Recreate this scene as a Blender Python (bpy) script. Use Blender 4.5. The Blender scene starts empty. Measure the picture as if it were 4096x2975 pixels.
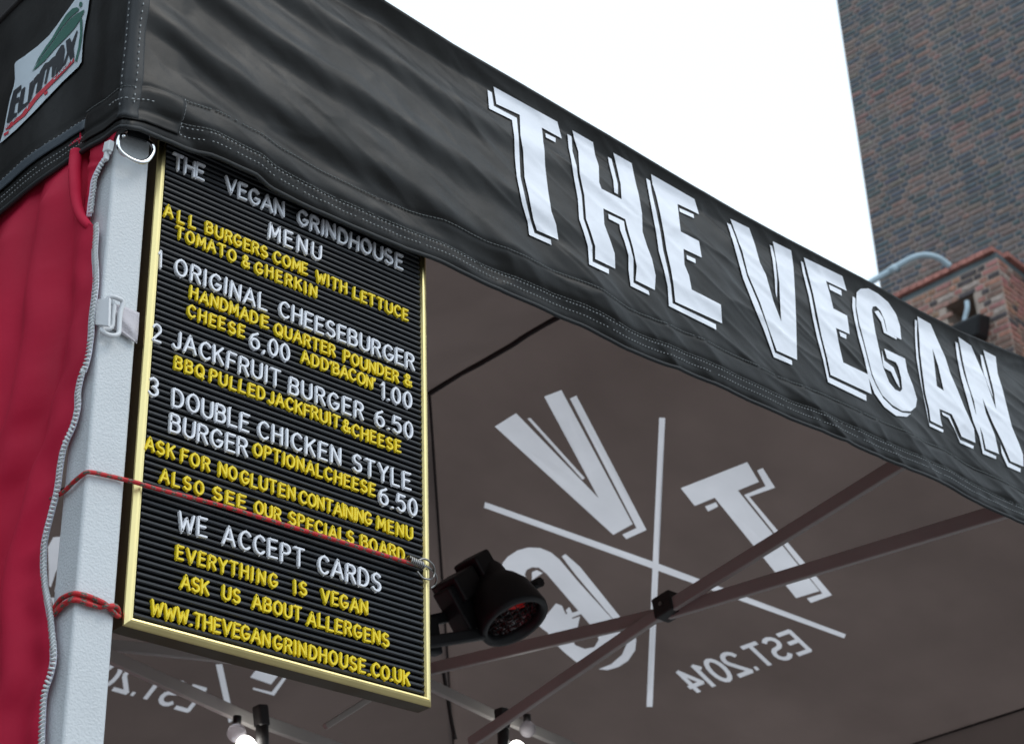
import bpy, bmesh, math, random
from mathutils import Vector, Matrix, noise
from mathutils.geometry import delaunay_2d_cdt
random.seed(7)
rad = math.radians
scn = bpy.context.scene
COL = scn.collection

# ------------------------------------------------------------------ camera, sky, sun
H = 1.30                                   # eye height above the paving
PX, PY, FPX = 2048.0, 1487.5, 7542.685     # principal point and focal length of a 4096 px wide frame
zx = Vector((1550 - PX, -11800 - PY, FPX)).normalized()     # world up seen in the camera frame (x right, y down, z ahead)
xx = Vector((11470 - PX, 5416 - PY, FPX)).normalized()      # along the stall front
yx = zx.cross(xx)                                           # into the stall
RM = Matrix((xx, yx, zx))                                   # camera frame -> world
cam_d = bpy.data.cameras.new('camera'); cam = bpy.data.objects.new('camera', cam_d); COL.objects.link(cam)
cx, cy, cz = RM @ Vector((1, 0, 0)), RM @ Vector((0, -1, 0)), RM @ Vector((0, 0, -1))
cam.matrix_world = Matrix(((cx.x, cy.x, cz.x, 0), (cx.y, cy.y, cz.y, 0), (cx.z, cy.z, cz.z, H), (0, 0, 0, 1)))
cam_d.sensor_width = 36; cam_d.lens = 36 * FPX / 4096; cam_d.clip_end = 500; cam_d.clip_start = 0.05
cam_d.dof.use_dof = True; cam_d.dof.focus_distance = 1.90; cam_d.dof.aperture_fstop = 18
scn.camera = cam

world = bpy.data.worlds.new('World'); scn.world = world; world.use_nodes = True
nt = world.node_tree; nt.nodes.clear()
sky = nt.nodes.new('ShaderNodeTexSky'); sky.sky_type = 'NISHITA'; sky.sun_disc = False
sky.sun_elevation = rad(48); sky.sun_rotation = rad(200)
hs = nt.nodes.new('ShaderNodeHueSaturation'); hs.inputs['Saturation'].default_value = 0.35
mixw = nt.nodes.new('ShaderNodeMix'); mixw.data_type = 'RGBA'; mixw.inputs[0].default_value = 0.85
mixw.inputs[7].default_value = (11.4, 13.3, 15.0, 1)        # even cloud layer
bg = nt.nodes.new('ShaderNodeBackground'); bg.inputs['Strength'].default_value = 0.10
wo = nt.nodes.new('ShaderNodeOutputWorld')
nt.links.new(sky.outputs[0], hs.inputs['Color']); nt.links.new(hs.outputs[0], mixw.inputs[6])
nt.links.new(mixw.outputs[2], bg.inputs['Color']); nt.links.new(bg.outputs[0], wo.inputs['Surface'])
sd = bpy.data.lights.new('sun', 'SUN'); sun = bpy.data.objects.new('sun', sd); COL.objects.link(sun)
sd.energy = 0.8; sd.angle = rad(25); sd.color = (1.0, 0.93, 0.84)
sun.rotation_euler = Vector((-0.34, 0.72, -0.95)).to_track_quat('-Z', 'Y').to_euler()   # from above and behind the photographer
sun.location = (0, -5, 12)
scn.view_settings.view_transform = 'Standard'; scn.view_settings.look = 'None'
scn.view_settings.exposure = 0; scn.view_settings.gamma = 1; scn.view_settings.use_curve_mapping = False

# ------------------------------------------------------------------ measuring helpers (heights here are relative to the eye)
def ray(px, py):
    return RM @ Vector((px - PX, py - PY, FPX))
def hit(px, py, ax, val):
    r = ray(px, py); return r * (val / r[ax])
def hitp(px, py, p0, n):
    r = ray(px, py); return r * (p0.dot(n) / r.dot(n))
def W(v):                                   # eye-relative -> world
    return Vector((v[0], v[1], v[2] + H))
def proj(v):                                # eye-relative point -> frame coordinates
    c = RM.transposed() @ Vector(v)
    return PX + FPX * c.x / c.z, PY + FPX * c.y / c.z, c.z
def crop(ox, oy, k, pts):
    return [(ox + k * a, oy + k * b) for a, b in pts]

D = 1.322
XL, XR, YB = 0.7356, 3.755, 4.312
ZE = 1.1025 * D
XM, YP, YF, ZR = 2.243, 2.654, 1.934, 1.929

# ------------------------------------------------------------------ object helpers
def tag(o, label=None, cat=None, group=None, kind=None):
    if label: o['label'] = label
    if cat: o['category'] = cat
    if group: o['group'] = group
    if kind: o['kind'] = kind
    return o
def empty(name, loc, label, cat, group=None):
    o = bpy.data.objects.new(name, None); o.empty_display_size = 0.05; o.location = loc; COL.objects.link(o)
    return tag(o, label, cat, group)
def origin_of(o):
    v = Vector((0, 0, 0))
    while o is not None:
        v += o.location; o = o.parent
    return v
def mesh_obj(name, verts, faces, mat, parent=None, smooth=False, rel=True):
    """verts are eye-relative when rel"""
    off = origin_of(parent) if parent else Vector((0, 0, 0))
    vs = [(W(v) if rel else Vector(v)) - off for v in verts]
    me = bpy.data.meshes.new(name); me.from_pydata(vs, [], faces); me.validate(); me.update()
    if mat: me.materials.append(mat)
    if smooth: me.polygons.foreach_set('use_smooth', [True] * len(me.polygons))
    o = bpy.data.objects.new(name, me); COL.objects.link(o); o.parent = parent
    return o
def inst(name, me, loc, parent, rot=None, scale=None):
    o = bpy.data.objects.new(name, me); COL.objects.link(o); o.parent = parent
    o.location = Vector(loc) - (origin_of(parent) if parent else Vector((0, 0, 0)))
    if rot is not None: o.rotation_euler = rot
    if scale is not None: o.scale = scale
    return o
def fix_normals(o):
    bm = bmesh.new(); bm.from_mesh(o.data); bmesh.ops.recalc_face_normals(bm, faces=bm.faces); bm.to_mesh(o.data); bm.free()
    return o
def bevel(o, w, seg=2):
    m = o.modifiers.new('bevel', 'BEVEL'); m.width = w; m.segments = seg; m.limit_method = 'ANGLE'; m.angle_limit = rad(35)
    return o
class Geo:
    def __init__(s): s.v = []; s.f = []
    def add(s, vs, fs):
        b = len(s.v); s.v += [Vector(v) for v in vs]; s.f += [tuple(b + i for i in f) for f in fs]
    def box(s, c, ax, ay, az):              # centre and three half-axis vectors
        c, ax, ay, az = map(Vector, (c, ax, ay, az))
        vs = [c + ax * i + ay * j + az * k for i in (-1, 1) for j in (-1, 1) for k in (-1, 1)]
        if ax.cross(ay).dot(az) < 0:
            fs = [(0, 1, 3, 2)[::-1], (4, 6, 7, 5)[::-1], (0, 4, 5, 1)[::-1], (2, 3, 7, 6)[::-1], (0, 2, 6, 4)[::-1], (1, 5, 7, 3)[::-1]]
        else:
            fs = [(0, 1, 3, 2), (4, 6, 7, 5), (0, 4, 5, 1), (2, 3, 7, 6), (0, 2, 6, 4), (1, 5, 7, 3)]
        s.add(vs, fs)
    def bar(s, a, b, w, t, up=(0, 0, 1)):   # rectangular bar between two points
        a, b = Vector(a), Vector(b); d = (b - a).normalized(); sd_ = d.cross(Vector(up)).normalized(); u = sd_.cross(d)
        s.box((a + b) / 2, (b - a) / 2, sd_ * t / 2, u * w / 2)
    def tube(s, pts, r, n=10, closed=False, caps=True, rs=None):
        pts = [Vector(p) for p in pts]; m = len(pts); b = len(s.v); prev = None
        for i, p in enumerate(pts):
            if closed: t = (pts[(i + 1) % m] - pts[i - 1]).normalized()
            else: t = (pts[min(i + 1, m - 1)] - pts[max(i - 1, 0)]).normalized()
            if prev is None:
                q = t.orthogonal().normalized()
            else:
                q = (prev - t * prev.dot(t)).normalized()
            prev = q; w = t.cross(q); rr = rs[i] if rs else r
            for k in range(n):
                a = 2 * math.pi * k / n; s.v.append(p + (q * math.cos(a) + w * math.sin(a)) * rr)
        for i in range(m if closed else m - 1):
            for k in range(n):
                i2 = (i + 1) % m
                s.f.append((b + i * n + k, b + i * n + (k + 1) % n, b + i2 * n + (k + 1) % n, b + i2 * n + k))
        if caps and not closed:
            s.f.append(tuple(b + k for k in range(n))[::-1]); s.f.append(tuple(b + (m - 1) * n + k for k in range(n)))
    def build(s, name, mat, parent=None, smooth=False, rel=True):
        return mesh_obj(name, s.v, s.f, mat, parent, smooth, rel)
def catmull(pts, n=6):
    pts = [Vector(p) for p in pts]; out = []
    P_ = [pts[0] * 2 - pts[1]] + pts + [pts[-1] * 2 - pts[-2]]
    for i in range(1, len(P_) - 2):
        a, b, c, d = P_[i - 1:i + 3]
        for k in range(n):
            t = k / n
            out.append(0.5 * ((2 * b) + (c - a) * t + (2 * a - 5 * b + 4 * c - d) * t * t + (3 * b - a - 3 * c + d) * t ** 3))
    out.append(pts[-1]); return out
def resample(pts, step):
    pts = [Vector(p) for p in pts]; out = [pts[0]]; acc = 0
    for a, b in zip(pts, pts[1:]):
        L = (b - a).length
        while acc + L >= step and L > 0:
            t = (step - acc) / L; a = a.lerp(b, t); out.append(a.copy()); L = (b - a).length; acc = 0
        acc += L
    return out
def inside(p, poly):
    x, y = p; r = False; j = len(poly) - 1
    for i in range(len(poly)):
        xi, yi = poly[i]; xj, yj = poly[j]
        if (yi > y) != (yj > y) and x < (xj - xi) * (y - yi) / (yj - yi) + xi: r = not r
        j = i
    return r
def tess(polys, holes=(), step=None):
    """triangulate flat outlines; returns 2D points, triangles and for each triangle the outline it lies in"""
    vs, es = [], []
    for pl in list(polys) + list(holes):
        b = len(vs); vs += [Vector(p) for p in pl]; es += [(b + i, b + (i + 1) % len(pl)) for i in range(len(pl))]
    if step:
        x0 = min(v.x for v in vs); x1 = max(v.x for v in vs); y0 = min(v.y for v in vs); y1 = max(v.y for v in vs)
        i = 0
        y = y0 + step / 2
        while y < y1:
            x = x0 + step * (0.5 if i % 2 else 0.25)
            while x < x1:
                if any(inside((x, y), pl) for pl in polys): vs.append(Vector((x, y)))
                x += step
            y += step; i += 1
    ov, oe, of, *_ = delaunay_2d_cdt(vs, es, [], 0, 1e-6)
    tris, which = [], []
    for t in of:
        c = sum((ov[i] for i in t), Vector((0, 0))) / len(t)
        if any(inside(c, h) for h in holes): continue
        w = next((k for k, pl in enumerate(polys) if inside(c, pl)), None)
        if w is not None: tris.append(tuple(t)); which.append(w)
    return ov, tris, which

# ------------------------------------------------------------------ materials
def mat(name, col, rough=0.6, metal=0.0, bump=0.0, bscale=200.0, var=0.0, vscale=8.0, sheen=0.0, trans=None, coat=0.0, emis=None, spec=0.5, bdist=0.001, fine=0.0, fscale=900.0):
    m = bpy.data.materials.new(name); m.use_nodes = True; t = m.node_tree; n = t.nodes; l = t.links
    b = n['Principled BSDF']; out = n['Material Output']
    b.inputs['Base Color'].default_value = (*col, 1); b.inputs['Roughness'].default_value = rough
    b.inputs['Metallic'].default_value = metal; b.inputs['Specular IOR Level'].default_value = spec
    if sheen: b.inputs['Sheen Weight'].default_value = sheen; b.inputs['Sheen Roughness'].default_value = 0.4
    if coat: b.inputs['Coat Weight'].default_value = coat; b.inputs['Coat Roughness'].default_value = 0.15
    if emis: b.inputs['Emission Color'].default_value = (*emis[:3], 1); b.inputs['Emission Strength'].default_value = emis[3]
    tc = n.new('ShaderNodeTexCoord')
    colsock = None
    if var:
        nz = n.new('ShaderNodeTexNoise'); nz.inputs['Scale'].default_value = vscale; nz.inputs['Detail'].default_value = 6
        l.new(tc.outputs['Object'], nz.inputs['Vector'])
        mr = n.new('ShaderNodeMapRange'); mr.inputs[1].default_value = 0.3; mr.inputs[2].default_value = 0.7
        mr.inputs[3].default_value = 1 - var; mr.inputs[4].default_value = 1 + var; l.new(nz.outputs['Fac'], mr.inputs[0])
        vm = n.new('ShaderNodeVectorMath'); vm.operation = 'SCALE'; vm.inputs[0].default_value = col
        l.new(mr.outputs[0], vm.inputs['Scale']); colsock = vm.outputs[0]
        l.new(colsock, b.inputs['Base Color'])
        mr2 = n.new('ShaderNodeMapRange'); mr2.inputs[1].default_value = 0.3; mr2.inputs[2].default_value = 0.7
        mr2.inputs[3].default_value = max(0.02, rough - 0.08); mr2.inputs[4].default_value = min(1, rough + 0.08)
        l.new(nz.outputs['Fac'], mr2.inputs[0]); l.new(mr2.outputs[0], b.inputs['Roughness'])
    if bump or fine:
        bp = n.new('ShaderNodeBump'); bp.inputs['Strength'].default_value = 1; bp.inputs['Distance'].default_value = bdist
        nb = n.new('ShaderNodeTexNoise'); nb.inputs['Scale'].default_value = bscale; nb.inputs['Detail'].default_value = 3
        l.new(tc.outputs['Object'], nb.inputs['Vector'])
        mm = n.new('ShaderNodeMath'); mm.operation = 'MULTIPLY'; mm.inputs[1].default_value = bump; l.new(nb.outputs['Fac'], mm.inputs[0])
        last = mm.outputs[0]
        if fine:
            nf = n.new('ShaderNodeTexNoise'); nf.inputs['Scale'].default_value = fscale; l.new(tc.outputs['Object'], nf.inputs['Vector'])
            m2 = n.new('ShaderNodeMath'); m2.operation = 'MULTIPLY_ADD'; m2.inputs[1].default_value = fine
            l.new(nf.outputs['Fac'], m2.inputs[0]); l.new(last, m2.inputs[2]); last = m2.outputs[0]
        l.new(last, bp.inputs['Height']); l.new(bp.outputs[0], b.inputs['Normal'])
    if trans:
        tr = n.new('ShaderNodeBsdfTranslucent'); tr.inputs['Color'].default_value = (*trans[:3], 1)
        nt_ = n.new('ShaderNodeTexNoise'); nt_.inputs['Scale'].default_value = 1.7; nt_.inputs['Detail'].default_value = 8; nt_.inputs['Roughness'].default_value = .62
        mt = n.new('ShaderNodeMapRange'); mt.inputs[1].default_value = .3; mt.inputs[2].default_value = .7; mt.inputs[3].default_value = .78; mt.inputs[4].default_value = 1.2
        vt = n.new('ShaderNodeVectorMath'); vt.operation = 'SCALE'; vt.inputs[0].default_value = trans[:3]
        l.new(tc.outputs['Object'], nt_.inputs['Vector']); l.new(nt_.outputs['Fac'], mt.inputs[0]); l.new(mt.outputs[0], vt.inputs['Scale']); l.new(vt.outputs[0], tr.inputs['Color'])
        mx = n.new('ShaderNodeMixShader'); mx.inputs[0].default_value = trans[3]
        l.new(b.outputs[0], mx.inputs[1]); l.new(tr.outputs[0], mx.inputs[2]); l.new(mx.outputs[0], out.inputs['Surface'])
    return m

M = {}
M['valance'] = mat('black_polyester', (0.0070, 0.0066, 0.0060), 0.43, var=0.12, vscale=14, sheen=0.035, bump=0.5, bscale=40, fine=0.06, fscale=1500, bdist=0.0012, spec=0.28)
M['valance'].node_tree.nodes['Principled BSDF'].inputs['Sheen Tint'].default_value = (1.0, .86, .74, 1)
M['valance'].node_tree.nodes['Principled BSDF'].inputs['Sheen Roughness'].default_value = 0.28
M['tape'] = mat('black_tape', (0.016, 0.018, 0.020), 0.6, bump=0.5, bscale=700, bdist=0.0004)
M['webbing_dark'] = mat('grey_binding', (0.045, 0.060, 0.075), 0.6, bump=0.6, bscale=900, bdist=0.0005)
M['thread'] = mat('thread', (0.34, 0.36, 0.37), 0.7)
M['thread_dark'] = mat('thread_dark', (0.10, 0.11, 0.11), 0.7)
M['print'] = mat('white_print', (0.84, 0.86, 0.92), 0.55, var=0.05, vscale=30, bump=0.8, bscale=40, fine=0.03, fscale=1500, bdist=0.0010)
M['roof'] = mat('roof_fabric', (0.055, 0.046, 0.044), 0.75, var=0.10, vscale=3, fine=0.15, fscale=1200, bdist=0.0004, trans=(0.138, 0.101, 0.088, 0.5))
M['roof_print'] = mat('roof_print', (0.55, 0.55, 0.56), 0.7, trans=(0.84, 0.82, 0.84, 0.5))
M['seam'] = mat('roof_seam', (0.02, 0.016, 0.016), 0.8)
M['post'] = mat('white_powder_coat', (0.60, 0.625, 0.645), 0.42, bump=1.0, bscale=460, bdist=0.00075, var=0.04, vscale=20)
M['bar'] = mat('grey_painted_aluminium', (0.40, 0.385, 0.365), 0.5, var=0.10, vscale=6)
M['joint'] = mat('black_nylon', (0.018, 0.017, 0.017), 0.5, var=0.2)
M['gold'] = mat('gold_anodised', (0.87, 0.72, 0.34), 0.33, metal=1.0, bump=0.4, bscale=600, bdist=0.0001, var=0.05, vscale=30)
M['goldside'] = mat('brown_frame_side', (0.075, 0.048, 0.016), 0.42, metal=0.6, var=0.15, vscale=20)
M['rib'] = mat('black_ribbed_plastic', (0.014, 0.0155, 0.019), 0.45, var=0.2, vscale=25, bump=0.5, bscale=500, bdist=0.0003)
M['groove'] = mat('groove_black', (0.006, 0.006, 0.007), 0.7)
M['lwhite'] = mat('white_letter_plastic', (0.84, 0.85, 0.90), 0.45, var=0.05, vscale=40)
M['lyellow'] = mat('yellow_letter_plastic', (0.90, 0.68, 0.012), 0.45, var=0.05, vscale=40)
M['red'] = mat('crimson_polyester', (0.52, 0.010, 0.046), 0.7, spec=.25, var=0.10, vscale=6, sheen=0.0, fine=0.10, fscale=1200, bump=0.8, bscale=60, bdist=0.0006)
M['zip'] = mat('white_zip_plastic', (0.84, 0.87, 0.88), 0.4)
M['ziptape'] = mat('white_zip_tape', (0.74, 0.74, 0.85), 0.8)
M['strap'] = mat('white_webbing', (0.60, 0.56, 0.59), 0.8, bump=1.0, bscale=900, bdist=0.0008)
M['buckle'] = mat('white_buckle', (0.68, 0.69, 0.71), 0.35)
M['chrome'] = mat('chrome', (0.85, 0.86, 0.88), 0.10, metal=1.0)
M['steel'] = mat('dull_steel_wire', (0.30, 0.29, 0.28), 0.35, metal=1.0)
M['lampblack'] = mat('black_lamp_paint', (0.005, 0.0055, 0.007), 0.5, var=0.2)
M['galv'] = mat('galvanised_pipe', (0.44, 0.56, 0.63), 0.45, var=0.1)
M['label'] = mat('label_white', (0.62, 0.70, 0.76), 0.45)
M['green'] = mat('label_green', (0.025, 0.13, 0.095), 0.5)
M['lblack'] = mat('label_black', (0.012, 0.014, 0.02), 0.5)
M['lred'] = mat('label_red', (0.60, 0.03, 0.05), 0.5)
M['ground'] = mat('paving', (0.20, 0.195, 0.19), 0.85, var=0.2, vscale=2)
M['bulb'] = mat('lit_bulb', (1, 1, 1), 0.4, emis=(1.0, 0.98, 0.93, 14.0))
M['redglow'] = mat('red_heating_element', (0.5, 0.01, 0.01), 0.3, emis=(1, 0.02, 0.015, 0.06))
M['mortar_dark'] = mat('tower_mortar', (0.255, 0.215, 0.197), 0.9, var=0.2, vscale=1.2, bump=1, bscale=30, bdist=0.004)
M['mortar_pale'] = mat('pale_mortar', (0.46, 0.37, 0.31), 0.9, var=0.25, vscale=2.5, bump=1, bscale=30, bdist=0.004)
M['darkroof'] = mat('black_fabric_plain', (0.006, 0.006, 0.007), 0.9)
M['stone'] = mat('grey_flashing', (0.13, 0.16, 0.17), 0.7, var=0.3, vscale=3)

def cord_mat():
    m = bpy.data.materials.new('red_green_bungee'); m.use_nodes = True; n = m.node_tree.nodes; l = m.node_tree.links
    b = n['Principled BSDF']; b.inputs['Roughness'].default_value = 0.6
    at = n.new('ShaderNodeAttribute'); at.attribute_name = 'cordcol'; l.new(at.outputs['Color'], b.inputs['Base Color'])
    return m
M['cord'] = cord_mat()
def brick_mat(name, attr):
    m = bpy.data.materials.new(name); m.use_nodes = True; n = m.node_tree.nodes; l = m.node_tree.links
    b = n['Principled BSDF']; b.inputs['Roughness'].default_value = 0.85
    if attr:
        at = n.new('ShaderNodeAttribute'); at.attribute_name = 'brickcol'; c = at.outputs['Color']
    else:
        c = n.new('ShaderNodeObjectInfo').outputs['Color']
    g = n.new('ShaderNodeNewGeometry'); nz = n.new('ShaderNodeTexNoise'); nz.inputs['Scale'].default_value = 18; nz.inputs['Detail'].default_value = 5
    l.new(g.outputs['Position'], nz.inputs['Vector'])
    mr = n.new('ShaderNodeMapRange'); mr.inputs[1].default_value = 0.3; mr.inputs[2].default_value = 0.7; mr.inputs[3].default_value = 0.65; mr.inputs[4].default_value = 1.35
    l.new(nz.outputs['Fac'], mr.inputs[0]); vm = n.new('ShaderNodeVectorMath'); vm.operation = 'SCALE'
    l.new(c, vm.inputs[0]); l.new(mr.outputs[0], vm.inputs['Scale']); l.new(vm.outputs[0], b.inputs['Base Color'])
    bp = n.new('ShaderNodeBump'); bp.inputs['Distance'].default_value = 0.003; l.new(nz.outputs['Fac'], bp.inputs['Height']); l.new(bp.outputs[0], b.inputs['Normal'])
    return m
M['brick'] = brick_mat('brick_single', False); M['brickmass'] = brick_mat('brick_mass', True)

# ------------------------------------------------------------------ ground
g = Geo(); g.add([(-150, -150, 0), (150, -150, 0), (150, 150, 0), (-150, 150, 0)], [(0, 1, 2, 3)])
tag(g.build('ground', M['ground'], rel=False), kind='structure')

# ------------------------------------------------------------------ brick tower and low brick building
brick_me = {}
def brick_mesh(L, BH=.0645):
    k = (round(L, 4), BH)
    if k not in brick_me:
        h = BH; d = 0.012; c = 0.003; x = L / 2; z = h / 2
        v = [(-x, 0.02, -z), (x, 0.02, -z), (x, 0.02, z), (-x, 0.02, z), (-x, -d + c, -z), (x, -d + c, -z), (x, -d + c, z), (-x, -d + c, z),
             (-x + c, -d, -z + c), (x - c, -d, -z + c), (x - c, -d, z - c), (-x + c, -d, z - c)]
        f = [(0, 1, 5, 4), (1, 2, 6, 5), (2, 3, 7, 6), (3, 0, 4, 7), (4, 5, 9, 8), (5, 6, 10, 9), (6, 7, 11, 10), (7, 4, 8, 11), (8, 9, 10, 11)]
        me = bpy.data.meshes.new('brick'); me.from_pydata(v, [], f); me.materials.append(M['brick']); brick_me[k] = me
    return brick_me[k]
def brick_face(parent, P0, ddir, nrm, length, z0, z1, colour, limit, skip=None, stretch_only=False, extra=0.0, row_off=0, BH=.0645, sh=0.0):
    """P0 world corner, ddir unit direction, nrm outward normal. Individual bricks where they show, the rest joined."""
    rotz = math.atan2(ddir.y, ddir.x)
    flip = Vector((math.sin(rotz), -math.cos(rotz), 0)).dot(nrm) < 0
    if flip: rotz += math.pi
    items = []
    r = 0; z = z0
    while z < z1:
        u = -(0.17 if (r + row_off) % 2 else 0.0); k = (r + row_off) % 2
        while u < length:
            L = 0.2125 if (k % 2 == 0 or stretch_only) else 0.1
            a, b = max(u, 0.0), min(u + L, length)
            if b - a > 0.04:
                c = P0 + ddir * ((a + b) / 2); c = Vector((c.x, c.y, z + 0.0325))
                if not (skip and skip((a + b) / 2, z + 0.03)):
                    px, py, w = proj(c - Vector((0, 0, H)))
                    if w > 0 and -250 < px < 4096 + 350 + extra and -300 < py < 2975 + 250:
                        vis = -20 < px < 4116 and -20 < py < 1500
                        items.append((0 if vis else 1, w, c, b - a, L, (a + b) / 2, z))
            u += L + 0.010; k += 1
        r += 1; z += 0.075
    items.sort(key=lambda t: (t[0], t[1]))
    mass = Geo(); cols = []
    for i, (vis, w, c, len_, L, u, z) in enumerate(items):
        colr = colour(u, z, L)
        jit = nrm * random.uniform(-0.003, 0.003)
        if i < limit and vis == 0:
            o = inst('brick', brick_mesh(len_ - sh, BH), c + jit, parent, (0, random.uniform(-0.006, 0.006), rotz)); o.color = (*colr, 1)
        else:
            len_ -= sh; x = ddir * (len_ / 2); zz = Vector((0, 0, BH / 2)); q = nrm * (0.012) + jit; bb = -nrm * 0.01; cc = c
            ci = 0.003; xs = ddir * (len_ / 2 - ci); zs = Vector((0, 0, BH / 2 - ci)); q0 = q - nrm * ci
            vs = [cc - x - zz + bb, cc + x - zz + bb, cc + x + zz + bb, cc - x + zz + bb, cc - x - zz + q0, cc + x - zz + q0, cc + x + zz + q0, cc - x + zz + q0,
                  cc - xs - zs + q, cc + xs - zs + q, cc + xs + zs + q, cc - xs + zs + q]
            fs = [(0, 1, 5, 4), (1, 2, 6, 5), (2, 3, 7, 6), (3, 0, 4, 7), (4, 5, 9, 8), (5, 6, 10, 9), (6, 7, 11, 10), (7, 4, 8, 11), (8, 9, 10, 11)]
            mass.add(vs, fs); cols += [colr] * len(fs)
    if mass.f:
        o = mass.build('brickwork', M['brickmass'], parent, rel=False); o['kind'] = 'stuff'
        ca = o.data.attributes.new('brickcol', 'FLOAT_COLOR', 'CORNER')
        buf = []
        for p, c in zip(o.data.polygons, cols): buf += [c[0], c[1], c[2], 1.0] * p.loop_total
        ca.data.foreach_set('color', buf); fix_normals(o)
def atdepth(px, py, w):
    return ray(px, py) * (w / FPX)

# tower: its long side runs away from the camera; the far end is the edge against the sky
T0 = W(atdepth(3430, 550, 24.0)); a5 = rad(-5)
td = Vector((-math.sin(a5), -math.cos(a5), 0)); tn = Vector((-math.cos(a5), math.sin(a5), 0))
tower = empty('brick_tower', (T0.x, T0.y, 0), 'tall dark brick tower of blue and brown bricks rising behind the low red building', 'tower')
g = Geo(); TL = 5.2; c = T0 + td * (TL / 2) - tn * 2.5; g.box((c.x, c.y, 17), td * (TL / 2), tn * 2.499, (0, 0, 17))
g.build('wall', M['mortar_dark'], tower, rel=False)
def tower_col(u, z, L):
    n1 = noise.noise(Vector((u * 0.8, z * 0.8, 3.1))); n2 = noise.noise(Vector((u * 0.35, z * 0.5, 9.7)))
    r = random.random() + n1 * 0.03
    if n2 > 0.22 and r > 0.68: return (random.uniform(.21, .26), random.uniform(.14, .16), .13)
    if r < 0.52: return (random.uniform(.08, .10), random.uniform(.10, .118), random.uniform(.115, .135))
    if r < 0.66: return (random.uniform(.15, .18), random.uniform(.135, .15), random.uniform(.13, .145))
    if r > .975: return (.25, .155, .13)
    return (random.uniform(.19, .23), random.uniform(.15, .17), .14)
zlow = hit(3700, 1400, 1, T0.y)[2] + H - 1.5
brick_face(tower, T0, td, tn, TL, math.floor(zlow / 0.075) * 0.075, T0.z + 8.5, tower_col, 300, BH=.046, sh=.018)

# low building with a corner towards the camera
C0 = W(atdepth(3980, 990, 21.0)); al, ar = rad(-2), rad(84)
ld = Vector((math.sin(al), math.cos(al), 0)); ln = Vector((-math.cos(al), math.sin(al), 0))       # left face runs away
rd_ = Vector((math.sin(ar), math.cos(ar), 0)); rn = Vector((math.cos(ar), -math.sin(ar), 0))      # right face runs right
lowb = empty('brick_building', (C0.x, C0.y, 0), 'low red brick building corner with a brick coping and a square opening below it', 'building')
ztop = C0.z
def quadbox(g, A, d1, l1, d2, l2, z0, z1):
    vs = []
    for z in (z0, z1):
        for p in (A, A + d1 * l1, A + d1 * l1 + d2 * l2, A + d2 * l2): vs.append((p.x, p.y, z))
    g.add(vs, [(0, 3, 2, 1), (4, 5, 6, 7), (0, 1, 5, 4), (1, 2, 6, 5), (2, 3, 7, 6), (3, 0, 4, 7)])
LLEN, RLEN = 6.0, 4.5
hA = hitp(3782, 1228, C0 - Vector((0, 0, H)), ln); hB = hitp(3893, 1174, C0 - Vector((0, 0, H)), ln); hC = hitp(3905, 1330, C0 - Vector((0, 0, H)), ln)
cb = C0 - Vector((0, 0, H))
u1 = (hA - cb).dot(ld); u0 = (hB - cb).dot(ld); oz1 = (hA.z + hB.z) / 2 + H + 0.02; oz0 = oz1 - 0.62
# wall with a real recess: pieces round the opening
g = Geo(); Cw = C0 - ln * 0.0
quadbox(g, C0, ld, LLEN, rd_, RLEN, 0, oz0); quadbox(g, C0, ld, LLEN, rd_, RLEN, oz1, ztop - 0.06)
quadbox(g, C0, ld, u0, rd_, RLEN, oz0, oz1); quadbox(g, C0 + ld * u1, ld, LLEN - u1, rd_, RLEN, oz0, oz1)
quadbox(g, C0 + ld * u0 + rd_ * 0.7, ld, u1 - u0, rd_, RLEN - 0.7, oz0, oz1)
o = g.build('wall', M['mortar_pale'], lowb, rel=False); fix_normals(o)
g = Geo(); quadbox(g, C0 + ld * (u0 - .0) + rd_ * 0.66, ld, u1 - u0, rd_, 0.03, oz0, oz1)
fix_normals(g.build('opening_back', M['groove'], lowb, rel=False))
def low_col(u, z, L):
    r = random.random() + noise.noise(Vector((u, z, 1.0))) * 0.25
    if r < 0.14: return (.085, .070, .072)
    if r < 0.30: return (.23, .14, .11)
    if r > 0.93: return (.40, .32, .28)
    return (random.uniform(.33, .42), random.uniform(.165, .21), random.uniform(.13, .165))
zb0 = math.floor((ztop - 2.6) / 0.075) * 0.075
def skp(u, z): return u0 - 0.03 < u < u1 + 0.03 and oz0 < z < oz1
brick_face(lowb, C0, ld, ln, LLEN, ztop - 0.21 - 35 * 0.075, ztop - 0.20, low_col, 200, skp, BH=.053, sh=.012)
brick_face(lowb, C0, rd_, rn, RLEN, ztop - 0.21 - 35 * 0.075, ztop - 0.20, low_col, 90, None, row_off=1, BH=.053, sh=.012)
g = Geo(); quadbox(g, C0 + ln * 0.005 + rn * 0.005, ld, LLEN, rd_, RLEN, ztop - 0.130, ztop - 0.062)
fix_normals(g.build('ledge', M['stone'], lowb, rel=False))
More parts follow.
